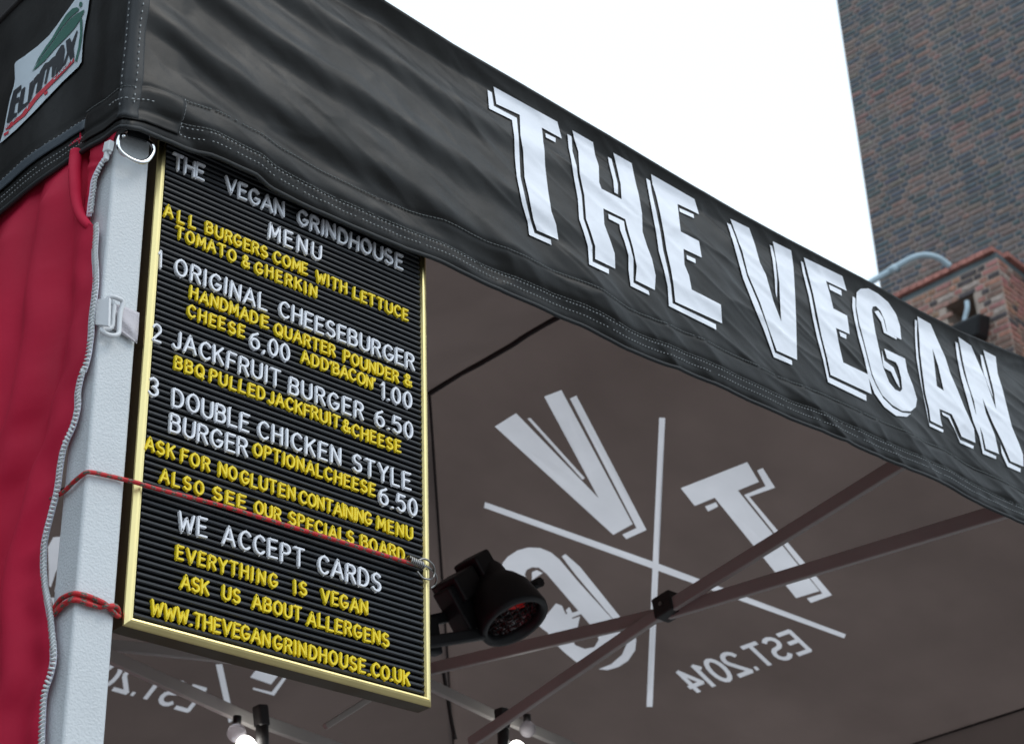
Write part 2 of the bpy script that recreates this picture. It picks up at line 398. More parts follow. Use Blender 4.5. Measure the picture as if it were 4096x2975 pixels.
# coping of bricks on edge, overhanging 6 cm
cop = bpy.data.meshes.new('coping_brick'); gg = Geo(); gg.box((0, 0, 0), (0.052, 0, 0), (0, 0.12, 0), (0, 0, 0.0285))
cop.from_pydata(gg.v, [], gg.f); cop.materials.append(M['brick'])
k = 0; u = 0.06
while u < LLEN:
    p = C0 + ld * u + ln * (-0.055); o = inst('coping_brick', cop, (p.x, p.y, ztop - 0.030 + random.uniform(-.002, .002)), lowb, (0, 0, math.atan2(ld.y, ld.x)))
    r = random.uniform(.9, 1.12); o.color = (.42 * r, .175 * r, .14 * r, 1); u += 0.1125
u = 0.22
while u < RLEN:
    p = C0 + rd_ * u + rn * (-0.055); o = inst('coping_brick', cop, (p.x, p.y, ztop - 0.030 + random.uniform(-.002, .002)), lowb, (0, 0, math.atan2(rd_.y, rd_.x)))
    r = random.uniform(.9, 1.12); o.color = (.42 * r, .175 * r, .14 * r, 1); u += 0.1125
# floodlight hung in the opening, with its pipe
pc = C0 + ld * (u0 + 0.10) + ln * 0.05
fl = empty('floodlight', (pc.x, pc.y, oz0 + 0.0), 'dark floodlight on a pale bracket hanging in the square opening of the brick building', 'floodlight')
base = C0 + ld * ((u0 + u1) / 2 - 0.05) + ln * 0.12
g = Geo(); zc = oz0 + 0.12
ring = []
g.add([(base + ld * a + ln * b_ + Vector((0, 0, zc - base.z + c_))) for a, b_, c_ in
       [(-.32, -.1, .10), (.30, -.1, .12), (.30, .16, .05), (-.32, .16, .04), (-.22, -.12, -.16), (.2, -.12, -.14), (.2, .10, -.16), (-.22, .10, -.18)]],
      [(0, 1, 2, 3), (4, 7, 6, 5), (0, 4, 5, 1), (1, 5, 6, 2), (2, 6, 7, 3), (3, 7, 4, 0)])
bevel(fix_normals(g.build('housing', M['lampblack'], fl, rel=False)), 0.03, 3)
g = Geo(); A = C0 + ld * (u0 + 0.06) + ln * 0.06
g.tube(catmull([(A.x, A.y, oz0 + .50), (A.x - .02, A.y, oz0 + .40), (A.x - .03, A.y + .05, oz0 + .28), (A.x - .03, A.y + .07, oz0 + .16)], 5), 0.028, 10)
g.build('bracket', M['galv'], fl, smooth=True, rel=False)
# bent galvanised pipe between the tower and the coping
pp = [(3440, 1160), (3480, 1131), (3535, 1098), (3590, 1064), (3645, 1033), (3691, 1021), (3731, 1024), (3765, 1038), (3800, 1065)]
pts = catmull([W(atdepth(x, y, 20.6)) for x, y in pp], 5)
g = Geo(); g.tube(pts, 0.034, 12); p = pts[0]
pipe = empty('bent_pipe', (pts[-1].x, pts[-1].y, pts[-1].z), 'pale galvanised pipe bent over the roof between brick tower and coping', 'pipe')
g.build('tube', M['galv'], pipe, smooth=True, rel=False)
g = Geo(); q0, q1 = pts[12], pts[13]; dd = (q1 - q0).normalized(); g.tube([q0, q0 + dd * 0.09], 0.042, 12)
g.build('coupling', M['galv'], pipe, smooth=True, rel=False)

# ------------------------------------------------------------------ stall canopy: valance surface
RC = 0.007
def base_pt(s):
    if s >= RC: return Vector((XL + s, D)), Vector((0, -1))
    if s <= -RC: return Vector((XL, D - s)), Vector((-1, 0))
    th = (s + RC) / (2 * RC) * math.pi / 2
    c = Vector((XL + RC, D + RC)); n = Vector((-math.cos(th), -math.sin(th))); return c + n * RC, n
fb = crop(0, 0, .6024, [(850, 850), (950, 868), (1050, 915), (1200, 980), (1400, 1035), (1550, 1100), (1700, 1168)]) + \
     crop(400, 500, .607, [(1120, 420), (1400, 560), (1700, 690), (2000, 815), (2240, 900)]) + \
     crop(1700, 200, .7286, [(300, 1270), (600, 1400), (850, 1510), (1100, 1640)]) + \
     crop(2800, 800, .7891, [(0, 905), (350, 1060), (650, 1185), (850, 1275), (1000, 1340), (1250, 1445), (1400, 1530), (1642, 1640)])
FB = [(hit(x, y, 1, D)[0] - XL, hit(x, y, 1, D)[2]) for x, y in fb]
ft = crop(0, 0, 1, [(1536, 0), (1807, 172), (2048, 312), (2500, 578), (2771, 741), (2951, 845), (3132, 944), (3313, 1039), (3493, 1134), (3674, 1238), (3854, 1328), (4096, 1427)])
FT = [(hit(x, y, 1, D)[0] - XL, hit(x, y, 1, D)[2]) for x, y in ft]
def ztop(s):
    pts = [(-9, ZE), (0.0, ZE), (.12, ZE)] + FT + [(2.5, FT[-1][1]), (XR - XL, ZE), (9, ZE)]
    for (a, za), (b, zb_) in zip(pts, pts[1:]):
        if s <= b: return za + (zb_ - za) * (s - a) / (b - a)
    return ZE
sb = crop(0, 0, .6024, [(760, 870), (700, 920), (560, 1000), (450, 1070), (300, 1175), (150, 1290), (0, 1415)])
SB = [(-(hit(x, y, 0, XL)[1] - D), hit(x, y, 0, XL)[2]) for x, y in sb]
zlast = SB[-1][1]
ZB = sorted(SB + [(-0.6, zlast - .012), (-1.0, zlast), (-3.2, zlast - .02)] + FB + [(2.2, FB[-1][1]), (3.3, FB[-1][1] - .005)])
def zbot(s):
    if s <= ZB[0][0]: return ZB[0][1]
    for (a, za), (b, zb_) in zip(ZB, ZB[1:]):
        if s <= b:
            t = (s - a) / (b - a); t = t * t * (3 - 2 * t) * .4 + t * .6
            return za + (zb_ - za) * t
    return ZB[-1][1]
def ridge(x): return 1 - abs(2 * (x - math.floor(x)) - 1)
def gauss(x, c, w): return math.exp(-((x - c) / w) ** 2)
def disp(s, z):
    v = ztop(s) - z                           # distance below the eave
    if s >= 0:
        e = math.exp(-(s / 0.62) ** 2)
        w1 = noise.noise(Vector((s * 1.3, v * 1.6, 4.2))); w2 = noise.noise(Vector((s * 2.2 + 3, v * 3.0, 6.2)))
        q = v + 0.045 * w1 - 0.10 * (1 - math.exp(-s / .25)) + .03 * s
        d = (0.0048 + .002 * w2) * e * math.sin((q + .012 * noise.noise(Vector((s * 4.5, v * 5, 1.2)))) * 2 * math.pi / 0.088 + 1.1) + 0.0014 * e * math.sin(q * 2 * math.pi / 0.047 + 3 * w1 + 2 * w2)
        d += 0.0050 * (1 - e) * noise.noise(Vector((s * 2.6 + v * 3, v * 9 - s * 2.4, 0.3)))
        cr = abs(noise.noise(Vector((s * 3.2 + v * 5, v * 17 - s * 6.0, 5.3)))); cr2 = abs(noise.noise(Vector((s * 6 - v * 7, v * 30 - s * 12, 9.3))))
        k = 0.35 + 0.65 * (1 - e)
        d += k * (0.0022 * math.exp(-cr / .10) + 0.0012 * math.exp(-cr2 / .10)) + 0.0008 * noise.noise(Vector((s * 26, v * 70 - s * 30, 7.3)))
        pf_ = min(1, s / .22); pf_ = pf_ * pf_ * (3 - 2 * pf_)
        d -= pf_ * (0.018 * max(0, 1 - v / .16) ** 2 + .005 * max(0, 1 - v / .03) ** 2 + 0.010 * max(0, (v - .18) / .15) ** 2)
        # slanting gathers above the hem
        hz = max(0.0, 1 - (z - zbot(s)) / 0.13)
        gth = noise.noise(Vector((s * 3.1 - v * 2.6, 2.2, 0))) + 0.7 * noise.noise(Vector((s * 12 - v * 9, 6.2, 0)))
        d += 0.0105 * (0.35 * hz ** 0.7 + 2.2 * hz * (1 - hz) ** 1.0 * .8) * gth * min(1, s / 0.15)
        d *= min(1.0, (s + 0.004) / 0.05)
    else:
        t = -s
        d = 0.010 * noise.noise(Vector((t * 3.2, v * 4 - t * 2, 1.7))) + 0.004 * noise.noise(Vector((t * 11, v * 14, 5.1)))
        d += 0.006 * gauss(t, 0.16, 0.06) * (v / 0.33)
        d *= min(1.0, (t + 0.004) / 0.05)
    d *= min(1.0, v / 0.03 + 0.15)
    if abs(s) < .16: d = max(d, -.0015 - .12 * max(0, abs(s) - .055))
    # tight pull at the hem
    hz = z - zbot(s)
    d -= 0.0055 * max(0, 1 - hz / .034) ** 1.6 * min(1, max(0, (s + .004) / .05))
    d += 0.0018 * gauss(hz, 0.006, 0.006) - 0.0015 * gauss(hz, 0.0235, 0.0028) - 0.0013 * gauss(hz, 0.050, 0.0030)
    return d
def VS(s, z, off=0.0):
    b, n = base_pt(s); d = disp(s, z) + off
    return Vector((b.x + n.x * d, b.y + n.y * d, z))
for _ in range(4):                            # let the draped edge follow the measured one
    NF = []
    for (x, y), (s0_, z0_) in zip(fb, FB):
        h = hit(x, y, 1, VS(s0_, zbot(s0_)).y); NF.append((h.x - XL, h.z))
    NS = []
    for (x, y), (s0_, z0_) in zip(sb, SB):
        h = hit(x, y, 0, VS(s0_, zbot(s0_)).x); NS.append((-(h.y - D), h.z))
    FT = [(lambda h: (h.x - XL, h.z))(hit(x, y, 1, VS(s0_, ztop(s0_)).y)) for (x, y), (s0_, z0_) in zip(ft, FT)]
    FB, SB = NF, NS
    ZB = sorted(SB + [(-0.6, zlast - .012), (-1.0, zlast), (-3.2, zlast - .02)] + FB + [(2.2, FB[-1][1]), (3.3, FB[-1][1] - .005)])
def on_front(px, py, off=0.0):
    y = D
    for _ in range(7):
        h = hit(px, py, 1, y); s = h.x - XL; y = .3 * y + .7 * VS(s, h.z, off).y
    return (h.x - XL, h.z)
def on_side(px, py):
    x = XL
    for _ in range(4):
        h = hit(px, py, 0, x); s = -(h.y - D); x = VS(s, h.z).x
    return (s, h.z)

canopy = empty('stall_canopy', (XL, D, ZE + H), 'black market stall canopy with white THE VEGAN lettering on its front valance', 'canopy')
def valance_part(name, s0, s1, ds, nz_):
    n = max(2, int(abs(s1 - s0) / ds)); vs, fs = [], []
    for i in range(n + 1):
        s = s0 + (s1 - s0) * i / n; zb_ = zbot(s); zt_ = ztop(s)
        for j in range(nz_ + 1):
            z = zt_ + (zb_ - zt_) * j / nz_; vs.append(VS(s, z))
    for i in range(n):
        for j in range(nz_):
            a = i * (nz_ + 1) + j; fs.append((a, a + 1, a + nz_ + 2, a + nz_ + 1))
    o = mesh_obj(name, vs, fs, M['valance'], canopy, smooth=True)
    m = o.modifiers.new('thickness', 'SOLIDIFY'); m.thickness = 0.0012; m.offset = -1
    return o
valance_part('front_valance', 0.0, 1.72, 0.0034, 120)
valance_part('side_valance', -0.62, 0.0, 0.0055, 84)
# the far stretches of the valance, outside the frame, and the back and right sides
def far_val(name, A, B, m=None):
    n = 60; vs, fs = [], []; A, B = Vector(A), Vector(B); nn = (B - A).normalized(); nn = Vector((nn.y, -nn.x))
    for i in range(n + 1):
        p = A.lerp(B, i / n)
        for j in range(7):
            d = 0.008 * noise.noise(Vector((p.x * 4, p.y * 4, j * .3))); zz = ZE + (-.335) * j / 6
            vs.append((p.x + nn.x * d, p.y + nn.y * d, zz))
    for i in range(n):
        for j in range(6):
            a = i * 7 + j; fs.append((a, a + 1, a + 8, a + 7))
    o = mesh_obj(name, vs, fs, m or M['valance'], canopy, smooth=True)
    if m is None:
        md = o.modifiers.new('thickness', 'SOLIDIFY'); md.thickness = 0.0012; md.offset = 0
far_val('front_valance_end', (XL + 1.72, D), (XR, D)); far_val('right_valance', (XR, D), (XR, YB), M['roof'])
far_val('back_valance', (XR, YB), (XL, YB), M['roof']); far_val('side_valance_end', (XL, YB), (XL, D + .62))

# hem roll along the bottom edge
g = Geo(); g.tube([VS(s * .008, zbot(s * .008) + .001, -.0005) for s in range(-77, 215)], 0.0026, 8); g.build('hem', M['tape'], canopy, smooth=True)
# corner tape and patch
def patch(name, s0, s1, z0f, z1f, m, off, ns=12, nz_=30):
    vs, fs = [], []
    for i in range(ns + 1):
        s = s0 + (s1 - s0) * i / ns; a, b = z0f(s), z1f(s)
        for j in range(nz_ + 1): vs.append(VS(s, a + (b - a) * j / nz_, off))
    for i in range(ns):
        for j in range(nz_):
            q = i * (nz_ + 1) + j; fs.append((q, q + nz_ + 1, q + nz_ + 2, q + 1))
    o = mesh_obj(name, vs, fs, m, canopy, smooth=True); fix_normals(o)
    md = o.modifiers.new('thickness', 'SOLIDIFY'); md.thickness = 0.0008; md.offset = 1 if False else 0
    return o
patch('corner_tape', -0.016, 0.013, lambda s: zbot(s) + .012, lambda s: ZE - .002, M['tape'], 0.0022, 14, 60)
patch('corner_patch', -0.085, 0.062, lambda s: zbot(s) + .010, lambda s: zbot(s) + .052, M['valance'], 0.0016, 40, 16)
patch('binding_tape', -0.52, -0.085, lambda s: zbot(s) + .029, lambda s: zbot(s) + .041, M['webbing_dark'], 0.0018, 60, 5)
# stitching: one short thread at a time, joined because nobody could count them
def stitches(fn, u0_, u1_, pitch, length, m, r=0.00042, skipp=0.05, off=.0014):
    g = Geo(); u = u0_
    while u < u1_:
        if random.random() > skipp:
            a, b = fn(u), fn(u + length); pa, pb = VS(*a, off), VS(*b, off)
            d = (pb - pa).normalized(); n_ = Vector((0, -1, 0)) if a[0] > 0 else Vector((-1, 0, 0)); sdv = d.cross(n_).normalized()
            g.box((pa + pb) / 2, (pb - pa) / 2, sdv * r, n_ * r)
        u += pitch * random.uniform(.92, 1.08)
    return g
def st(fn, a, b, p, L, m, r=0.00045, off=.0014):
    o = stitches(fn, a, b, p, L, m, r, off=off).build('stitching', m, canopy); o['kind'] = 'stuff'
st(lambda u: (u, zbot(u) + .0115), -.60, 1.70, .0052, .0018, M['thread'], .00036)
st(lambda u: (u, zbot(u) + .0200), -.60, 1.70, .0052, .0018, M['thread'], .00036)
st(lambda u: (u, zbot(u) + .0235), .0, 1.70, .0047, .0032, M['thread_dark'], .00036)
st(lambda u: (u, zbot(u) + .0500), .012, 1.70, .0047, .0032, M['thread_dark'], .00045)
st(lambda u: (u, zbot(u) + .0425), -.52, -.085, .0075, .0018, M['thread'], .00036)
st(lambda u: (-.010, zbot(0) + .03 + u), 0, .27, .0085, .0022, M['thread'], .00045, .0036)
st(lambda u: (.006, zbot(0) + .03 + u), 0, .27, .0085, .0022, M['thread'], .00045, .0036)
st(lambda u: (.062, zbot(.06) + .012 + u), 0, .038, .0045, .0032, M['thread'], .0004)
st(lambda u: (u, zbot(u) + .050), -.085, .012, .0052, .0034, M['thread_dark'], .0004, .003)
st(lambda u: (u, zbot(u) + .034), -.03, .03, .0055, .0022, M['thread'], .0004, .004)

# printed letters THE VEGAN
A1 = (1700, 200, .7286); A2 = (2800, 800, .7891)
LET = {
 'T': (A1, [[(372,205),(722,398),(747,490),(637,430),(652,560),(655,640),(672,780),(690,890),(715,960),(728,1045),(610,993),(590,930),(565,800),(542,700),(535,560),(520,470),(516,360),(388,300)],
            [(340,223),(363,237),(374,311),(500,377),(510,480),(515,600),(520,700),(545,810),(573,930),(597,1008),(686,1045),(690,1073),(568,1018),(560,950),(530,850),(500,700),(490,600),(486,480),(474,388),(348,325)],
            [(657,460),(713,487),(713,511),(660,483)]]),
 'H': (A1, [[(805,445),(918,510),(930,580),(950,640),(952,730),(965,765),(1075,822),(1070,740),(1050,650),(1030,568),(1130,625),(1150,720),(1170,800),(1187,900),(1190,1000),(1215,1080),(1242,1150),(1262,1240),(1257,1320),(1152,1268),(1158,1190),(1138,1090),(1112,1000),(1095,932),(975,873),(980,960),(1010,1040),(1037,1120),(1040,1203),(930,1150),(930,1080),(905,1000),(880,930),(870,800),(845,680),(838,560),(818,500)],
            [(778,465),(800,478),(806,560),(828,640),(835,700),(856,800),(866,930),(890,1000),(914,1080),(915,1165),(1005,1206),(1005,1232),(897,1180),(890,1080),(868,1005),(842,930),(835,820),(813,700),(798,600),(785,540)],
            [(1000,590),(1020,602),(1040,680),(1055,740),(1055,795),(1035,785),(1030,720),(1010,640)],
            [(1002,903),(1088,943),(1095,990),(1120,1070),(1140,1150),(1140,1280),(1223,1325),(1228,1348),(1125,1298),(1113,1210),(1113,1130),(1090,1050),(1067,990),(1063,960),(1005,930)]]),
 'E': (A1, [[(1237,685),(1475,822),(1500,905),(1383,848),(1390,920),(1400,1000),(1500,1052),(1515,1142),(1415,1095),(1420,1180),(1445,1240),(1460,1318),(1620,1400),(1627,1503),(1370,1385),(1360,1290),(1345,1200),(1322,1100),(1308,1010),(1287,900),(1265,800),(1245,740)],
            [(1210,708),(1231,720),(1245,800),(1268,900),(1290,1010),(1303,1100),(1327,1200),(1345,1290),(1355,1393),(1592,1508),(1595,1538),(1335,1408),(1328,1300),(1308,1210),(1280,1110),(1266,1010),(1245,900),(1225,790)],
            [(1393,870),(1470,905),(1473,926),(1395,890)], [(1432,1128),(1480,1150),(1482,1173),(1434,1151)]]),
 'V': (A2, [[(150,98),(245,145),(275,228),(300,320),(330,380),(370,520),(408,618),(402,520),(398,420),(385,320),(365,212),(458,258),(470,340),(478,480),(483,600),(488,812),(385,765),(340,640),(300,520),(240,380),(210,260),(180,180)],
            [(133,118),(152,128),(180,200),(205,280),(235,390),(290,520),(335,640),(376,775),(462,815),(463,838),(370,798),(320,660),(270,540),(215,400),(185,290),(160,200)],
            [(350,230),(362,236),(378,300),(387,400),(386,500),(379,470),(375,400),(365,310)]]),
 'E2': (A2, [[(522,293),(718,388),(740,463),(635,412),(655,480),(672,552),(742,588),(755,682),(685,650),(700,730),(722,825),(848,885),(866,985),(658,888),(640,800),(612,690),(590,580),(570,480),(545,380)],
            [(507,312),(519,319),(535,390),(560,480),(580,590),(603,690),(630,800),(650,900),(838,990),(840,1020),(645,925),(620,810),(590,700),(568,600),(548,490),(520,380)],
            [(650,430),(712,460),(715,487),(655,456)], [(702,668),(738,685),(738,706),(708,692)]]),
 'G': (A2, [[(790,470),(810,452),(850,450),(900,478),(950,520),(990,580),(1010,640),(1017,710),(945,672),(932,610),(910,562),(888,540),(872,543),(867,560),(873,600),(885,670),(905,760),(925,850),(955,925),(985,962),(1010,973),(1021,960),(1015,900),(1002,850),(990,825),(945,805),(930,755),(1035,805),(1047,870),(1075,940),(1096,1010),(1090,1050),(1065,1072),(1020,1070),(970,1040),(920,990),(888,930),(868,880),(848,800),(828,720),(802,620),(788,540)],
            [(770,490),(784,500),(785,560),(799,640),(825,730),(845,810),(866,890),(890,945),(925,1005),(975,1055),(1020,1078),(1065,1084),(1045,1100),(990,1095),(930,1050),(880,980),(850,900),(828,800),(800,700),(780,610),(768,540)],
            [(880,567),(900,562),(925,600),(942,668),(995,700),(992,708),(928,674),(915,620),(895,590)],
            [(918,762),(930,815),(977,850),(1003,915),(1010,955),(990,925),(965,872),(925,850)]]),
 'A': (A2, [[(1098,592),(1165,630),(1195,700),(1240,800),(1265,880),(1300,960),(1340,1060),(1385,1160),(1392,1232),(1322,1200),(1300,1145),(1272,1087),(1210,1060),(1215,1110),(1225,1150),(1165,1120),(1157,1060),(1138,980),(1122,860),(1112,780),(1107,680)],
            [(1085,608),(1097,615),(1095,680),(1102,780),(1113,880),(1127,980),(1146,1060),(1157,1130),(1230,1166),(1228,1179),(1160,1147),(1150,1100),(1130,1000),(1110,900),(1093,800),(1087,700)],
            [(1222,1075),(1262,1095),(1300,1190),(1314,1216),(1384,1247),(1381,1262),(1315,1232),(1290,1170),(1255,1105),(1226,1090)]], [(1175,755),(1203,840),(1232,968),(1197,945),(1186,850)]),
 'N': (A2, [[(1305,695),(1370,740),(1400,810),(1440,900),(1475,1000),(1497,1062),(1485,970),(1455,850),(1432,762),(1495,795),(1505,880),(1530,960),(1552,1050),(1577,1150),(1615,1240),(1633,1290),(1636,1352),(1570,1325),(1530,1230),(1480,1130),(1428,1005),(1445,1080),(1490,1190),(1512,1288),(1445,1262),(1430,1190),(1400,1110),(1385,1020),(1355,930),(1335,850),(1320,770)],
            [(1290,720),(1303,727),(1315,800),(1333,880),(1363,970),(1390,1070),(1415,1150),(1437,1270),(1497,1299),(1497,1314),(1430,1287),(1412,1200),(1380,1120),(1348,1000),(1320,900),(1300,800)],
            [(1417,785),(1429,791),(1450,870),(1470,950),(1483,1005),(1470,975),(1440,900),(1425,840)],
            [(1520,1240),(1560,1332),(1622,1362),(1620,1381),(1555,1352),(1525,1285)]]),
}
# the rest of the word and GRINDHOUSE run on outside the frame and are left plain
def dense(pl, step=11.0):
    out = []
    for a, b in zip(pl, pl[1:] + pl[:1]):
        n = max(1, int(math.hypot(b[0] - a[0], b[1] - a[1]) / step)); out += [(a[0] + (b[0] - a[0]) * i / n, a[1] + (b[1] - a[1]) * i / n) for i in range(n)]
    return out
for ch, rec in LET.items():
    cr = rec[0]; polys = [[on_front(*p) for p in dense(crop(*cr, pl))] for pl in rec[1]]
    holes = [[on_front(*p) for p in dense(crop(*cr, rec[2]))]] if len(rec) > 2 else []
    ov, tr, wh = tess(polys, holes, 0.0040)
    o = mesh_obj('printed_letter', [VS(p.x, p.y, 0.0014) for p in ov], tr, M['print'], canopy, smooth=True); fix_normals(o)

# ------------------------------------------------------------------ stroke alphabet
def arc(cx_, cy_, rx, ry, a0, a1, n=7):
    return [(cx_ + rx * math.cos(rad(a0 + (a1 - a0) * i / n)), cy_ + ry * math.sin(rad(a0 + (a1 - a0) * i / n))) for i in range(n + 1)]
F = {
 'A': (.70, [[(0, 0), (.35, 1), (.70, 0)], [(.13, .30), (.57, .30)]]),
 'B': (.56, [[(0, 0), (0, 1), (.30, 1)] + arc(.32, .77, .20, .23, 90, -90, 6) + [(.0, .54)], [(.32, .54)] + arc(.33, .27, .23, .27, 90, -90, 6) + [(0, 0)]]),
 'C': (.62, [arc(.34, .5, .34, .5, 42, 318, 12)]),
 'D': (.60, [[(0, 0), (0, 1), (.22, 1)] + arc(.22, .5, .38, .5, 90, -90, 10)[1:] + [(0, 0)]]),
 'E': (.50, [[(.50, 1), (0, 1), (0, 0), (.50, 0)], [(0, .53), (.42, .53)]]),
 'F': (.48, [[(.48, 1), (0, 1), (0, 0)], [(0, .52), (.40, .52)]]),
 'G': (.66, [arc(.34, .5, .34, .5, 45, 340, 12) + [(.66, .42), (.40, .42)]]),
 'H': (.58, [[(0, 0), (0, 1)], [(.58, 0), (.58, 1)], [(0, .52), (.58, .52)]]),
 'I': (.04, [[(0.02, 0), (0.02, 1)]]),
 'J': (.42, [[(.42, 1), (.42, .22)] + arc(.21, .22, .21, .22, 0, -165, 7)[1:]]),
 'K': (.56, [[(0, 0), (0, 1)], [(.54, 1), (.02, .42)], [(.18, .60), (.56, 0)]]),
 'L': (.48, [[(0, 1), (0, 0), (.48, 0)]]),
 'M': (.72, [[(0, 0), (.04, 1), (.36, .22), (.68, 1), (.72, 0)]]),
 'N': (.60, [[(0, 0), (0, 1), (.60, 0), (.60, 1)]]),
 'O': (.68, [arc(.34, .5, .34, .5, 90, 450, 16)]),
 'P': (.52, [[(0, 0), (0, 1), (.28, 1)] + arc(.28, .74, .24, .26, 90, -90, 6)[1:] + [(0, .48)]]),
 'Q': (.68, [arc(.34, .5, .34, .5, 90, 450, 16), [(.40, .24), (.66, -.04)]]),
 'R': (.56, [[(0, 0), (0, 1), (.28, 1)] + arc(.28, .75, .25, .25, 90, -90, 6)[1:] + [(0, .50)], [(.27, .50), (.56, 0)]]),
 'S': (.54, [arc(.27, .755, .25, .245, 35, 270, 8) + arc(.27, .26, .27, .26, 90, -150, 8)[1:]]),
 'T': (.60, [[(0, 1), (.60, 1)], [(.30, 1), (.30, 0)]]),
 'U': (.60, [[(0, 1), (0, .30)] + arc(.30, .30, .30, .30, 180, 360, 8)[1:] + [(.60, 1)]]),
 'V': (.66, [[(0, 1), (.33, 0), (.66, 1)]]),
 'W': (.86, [[(0, 1), (.20, 0), (.43, .78), (.66, 0), (.86, 1)]]),
 'Y': (.62, [[(0, 1), (.31, .46), (.31, 0)], [(.62, 1), (.31, .46)]]),
 '0': (.54, [arc(.27, .5, .27, .5, 90, 450, 16)]),
 '1': (.18, [[(0, .82), (.16, 1), (.16, 0)]]),
 '2': (.54, [arc(.27, .73, .26, .27, 165, -35, 8) + [(0, 0), (.54, 0)]]),
 '3': (.54, [arc(.26, .76, .24, .24, 150, -90, 8), arc(.26, .26, .28, .26, 90, -150, 8)]),
 '4': (.56, [[(.42, 0), (.42, 1), (0, .28), (.56, .28)]]),
 '5': (.54, [[(.50, 1), (.06, 1), (.02, .56)] + arc(.26, .32, .28, .32, 110, -140, 9)]),
 '6': (.56, [[(.44, 1)] + arc(.34, .45, .34, .50, 130, 180, 3) + arc(.28, .31, .28, .31, 180, 530, 12)[1:]]),
 '&': (.60, [[(.60, .40)] + arc(.27, .24, .27, .24, -20, -200, 7)[1:] + [(.40, .72)] + arc(.27, .82, .16, .18, -20, 200, 7)[1:] + [(.60, 0)]]),
 '.': (.05, [[(.0, .03), (.05, .03)]]),
 ',': (.08, [[(.06, .06), (.0, -.12)]]),
 "'": (.06, [[(.05, 1.0), (.0, .80)]]),
}
def stroke_ribbon(pts, hw):
    """flat outline quads of one stroke"""
    out = []
    for a, b in zip(pts, pts[1:]):
        a, b = Vector(a), Vector(b)
        if (b - a).length < 1e-6: continue
        d = (b - a).normalized(); n = Vector((-d.y, d.x)) * hw; e = d * hw * 0.45
        out.append([a - e + n, b + e + n, b + e - n, a - e - n])
    return out
letter_me = {}
def letter_mesh(ch, h, sw, dep, m, key):
    """raised plastic letter: X right, Z up, front towards -Y, a peg at top and bottom"""
    if (ch, key) in letter_me: return letter_me[(ch, key)]
    w, strokes = F[ch]; g = Geo(); hc = h - sw
    prof = [(-1.0, 0), (-.97, .72), (-.66, 1), (.66, 1), (.97, .72), (1.0, 0)]
    for si, s_ in enumerate(strokes):
        pts = [Vector((x * hc + sw / 2, y * hc + sw / 2)) for x, y in s_]
        closed = (pts[0] - pts[-1]).length < 1e-5
        if closed: pts = pts[:-1]
        m_ = len(pts); b = len(g.v); rings = []
        def ring(p, n, sc=1.0, dz=1.0):
            for a, z in prof: g.v.append(Vector((p.x + n.x * a * sw / 2 * sc, -(z * dep * dz + si * 0.00006), p.y + n.y * a * sw / 2 * sc)))
        cnt = 0
        for i, p in enumerate(pts):
            if closed: d0, d1 = (p - pts[i - 1]).normalized(), (pts[(i + 1) % m_] - p).normalized()
            else:
                d1 = (pts[i + 1] - p).normalized() if i < m_ - 1 else None
                d0 = (p - pts[i - 1]).normalized() if i > 0 else d1
                d1 = d1 or d0
            n0, n1 = Vector((-d0.y, d0.x)), Vector((-d1.y, d1.x)); c = n0.dot(n1)
            if i == 0 and not closed: ring(p - d1 * sw * .45, n1, .55, .85); cnt += 1; ring(p - d1 * sw * .15, n1); cnt += 1; continue
            if i == m_ - 1 and not closed: ring(p + d0 * sw * .15, n0); cnt += 1; ring(p + d0 * sw * .45, n0, .55, .85); cnt += 1; continue
            if c > 0.2:
                nn = (n0 + n1).normalized(); ring(p, nn * (1 / max(.6, nn.dot(n0)))); cnt += 1
            else:                                           # sharp corner: turn on the spot
                ring(p, n0); cnt += 1; ring(p + (d0 - d1).normalized() * sw * .22, (n0 + n1).normalized() if (n0 + n1).length > .05 else n0, .6); cnt += 1; ring(p, n1); cnt += 1
        P_ = len(prof); R_ = cnt if closed else cnt - 1
        for i in range(R_):
            for k in range(P_ - 1):
                i2 = (i + 1) % cnt; g.f.append((b + i * P_ + k, b + i * P_ + k + 1, b + i2 * P_ + k + 1, b + i2 * P_ + k))
        if not closed:
            g.f.append(tuple(b + k for k in range(P_))[::-1]); g.f.append(tuple(b + (cnt - 1) * P_ + k for k in range(P_)))
    if ch not in ".,'":
        lo = min((p for s_ in strokes for p in s_), key=lambda p: (round(p[1], 2), p[0])); hi = max((p for s_ in strokes for p in s_), key=lambda p: (round(p[1], 2), -p[0]))
        for (x, y), sg in ((lo, -1), (hi, 1)):
            X, Z = x * hc + sw / 2, y * hc + sw / 2
            if ch in 'EDFPRBLTIHNUKJM' and sg > 0 and abs(x) < .01 and ch not in 'HNUKIM': X += .12 * hc
            g.box((X, -dep * .35, Z + sg * sw * .55), (sw * .19, 0, 0), (0, dep * .26, 0), (0, 0, sw * .24))
    me = bpy.data.meshes.new('letter'); me.from_pydata(g.v, [], g.f); me.update()
    bm = bmesh.new(); bm.from_mesh(me); bmesh.ops.recalc_face_normals(bm, faces=bm.faces); bm.to_mesh(me); bm.free()
    me.materials.append(m); letter_me[(ch, key)] = me
    return me

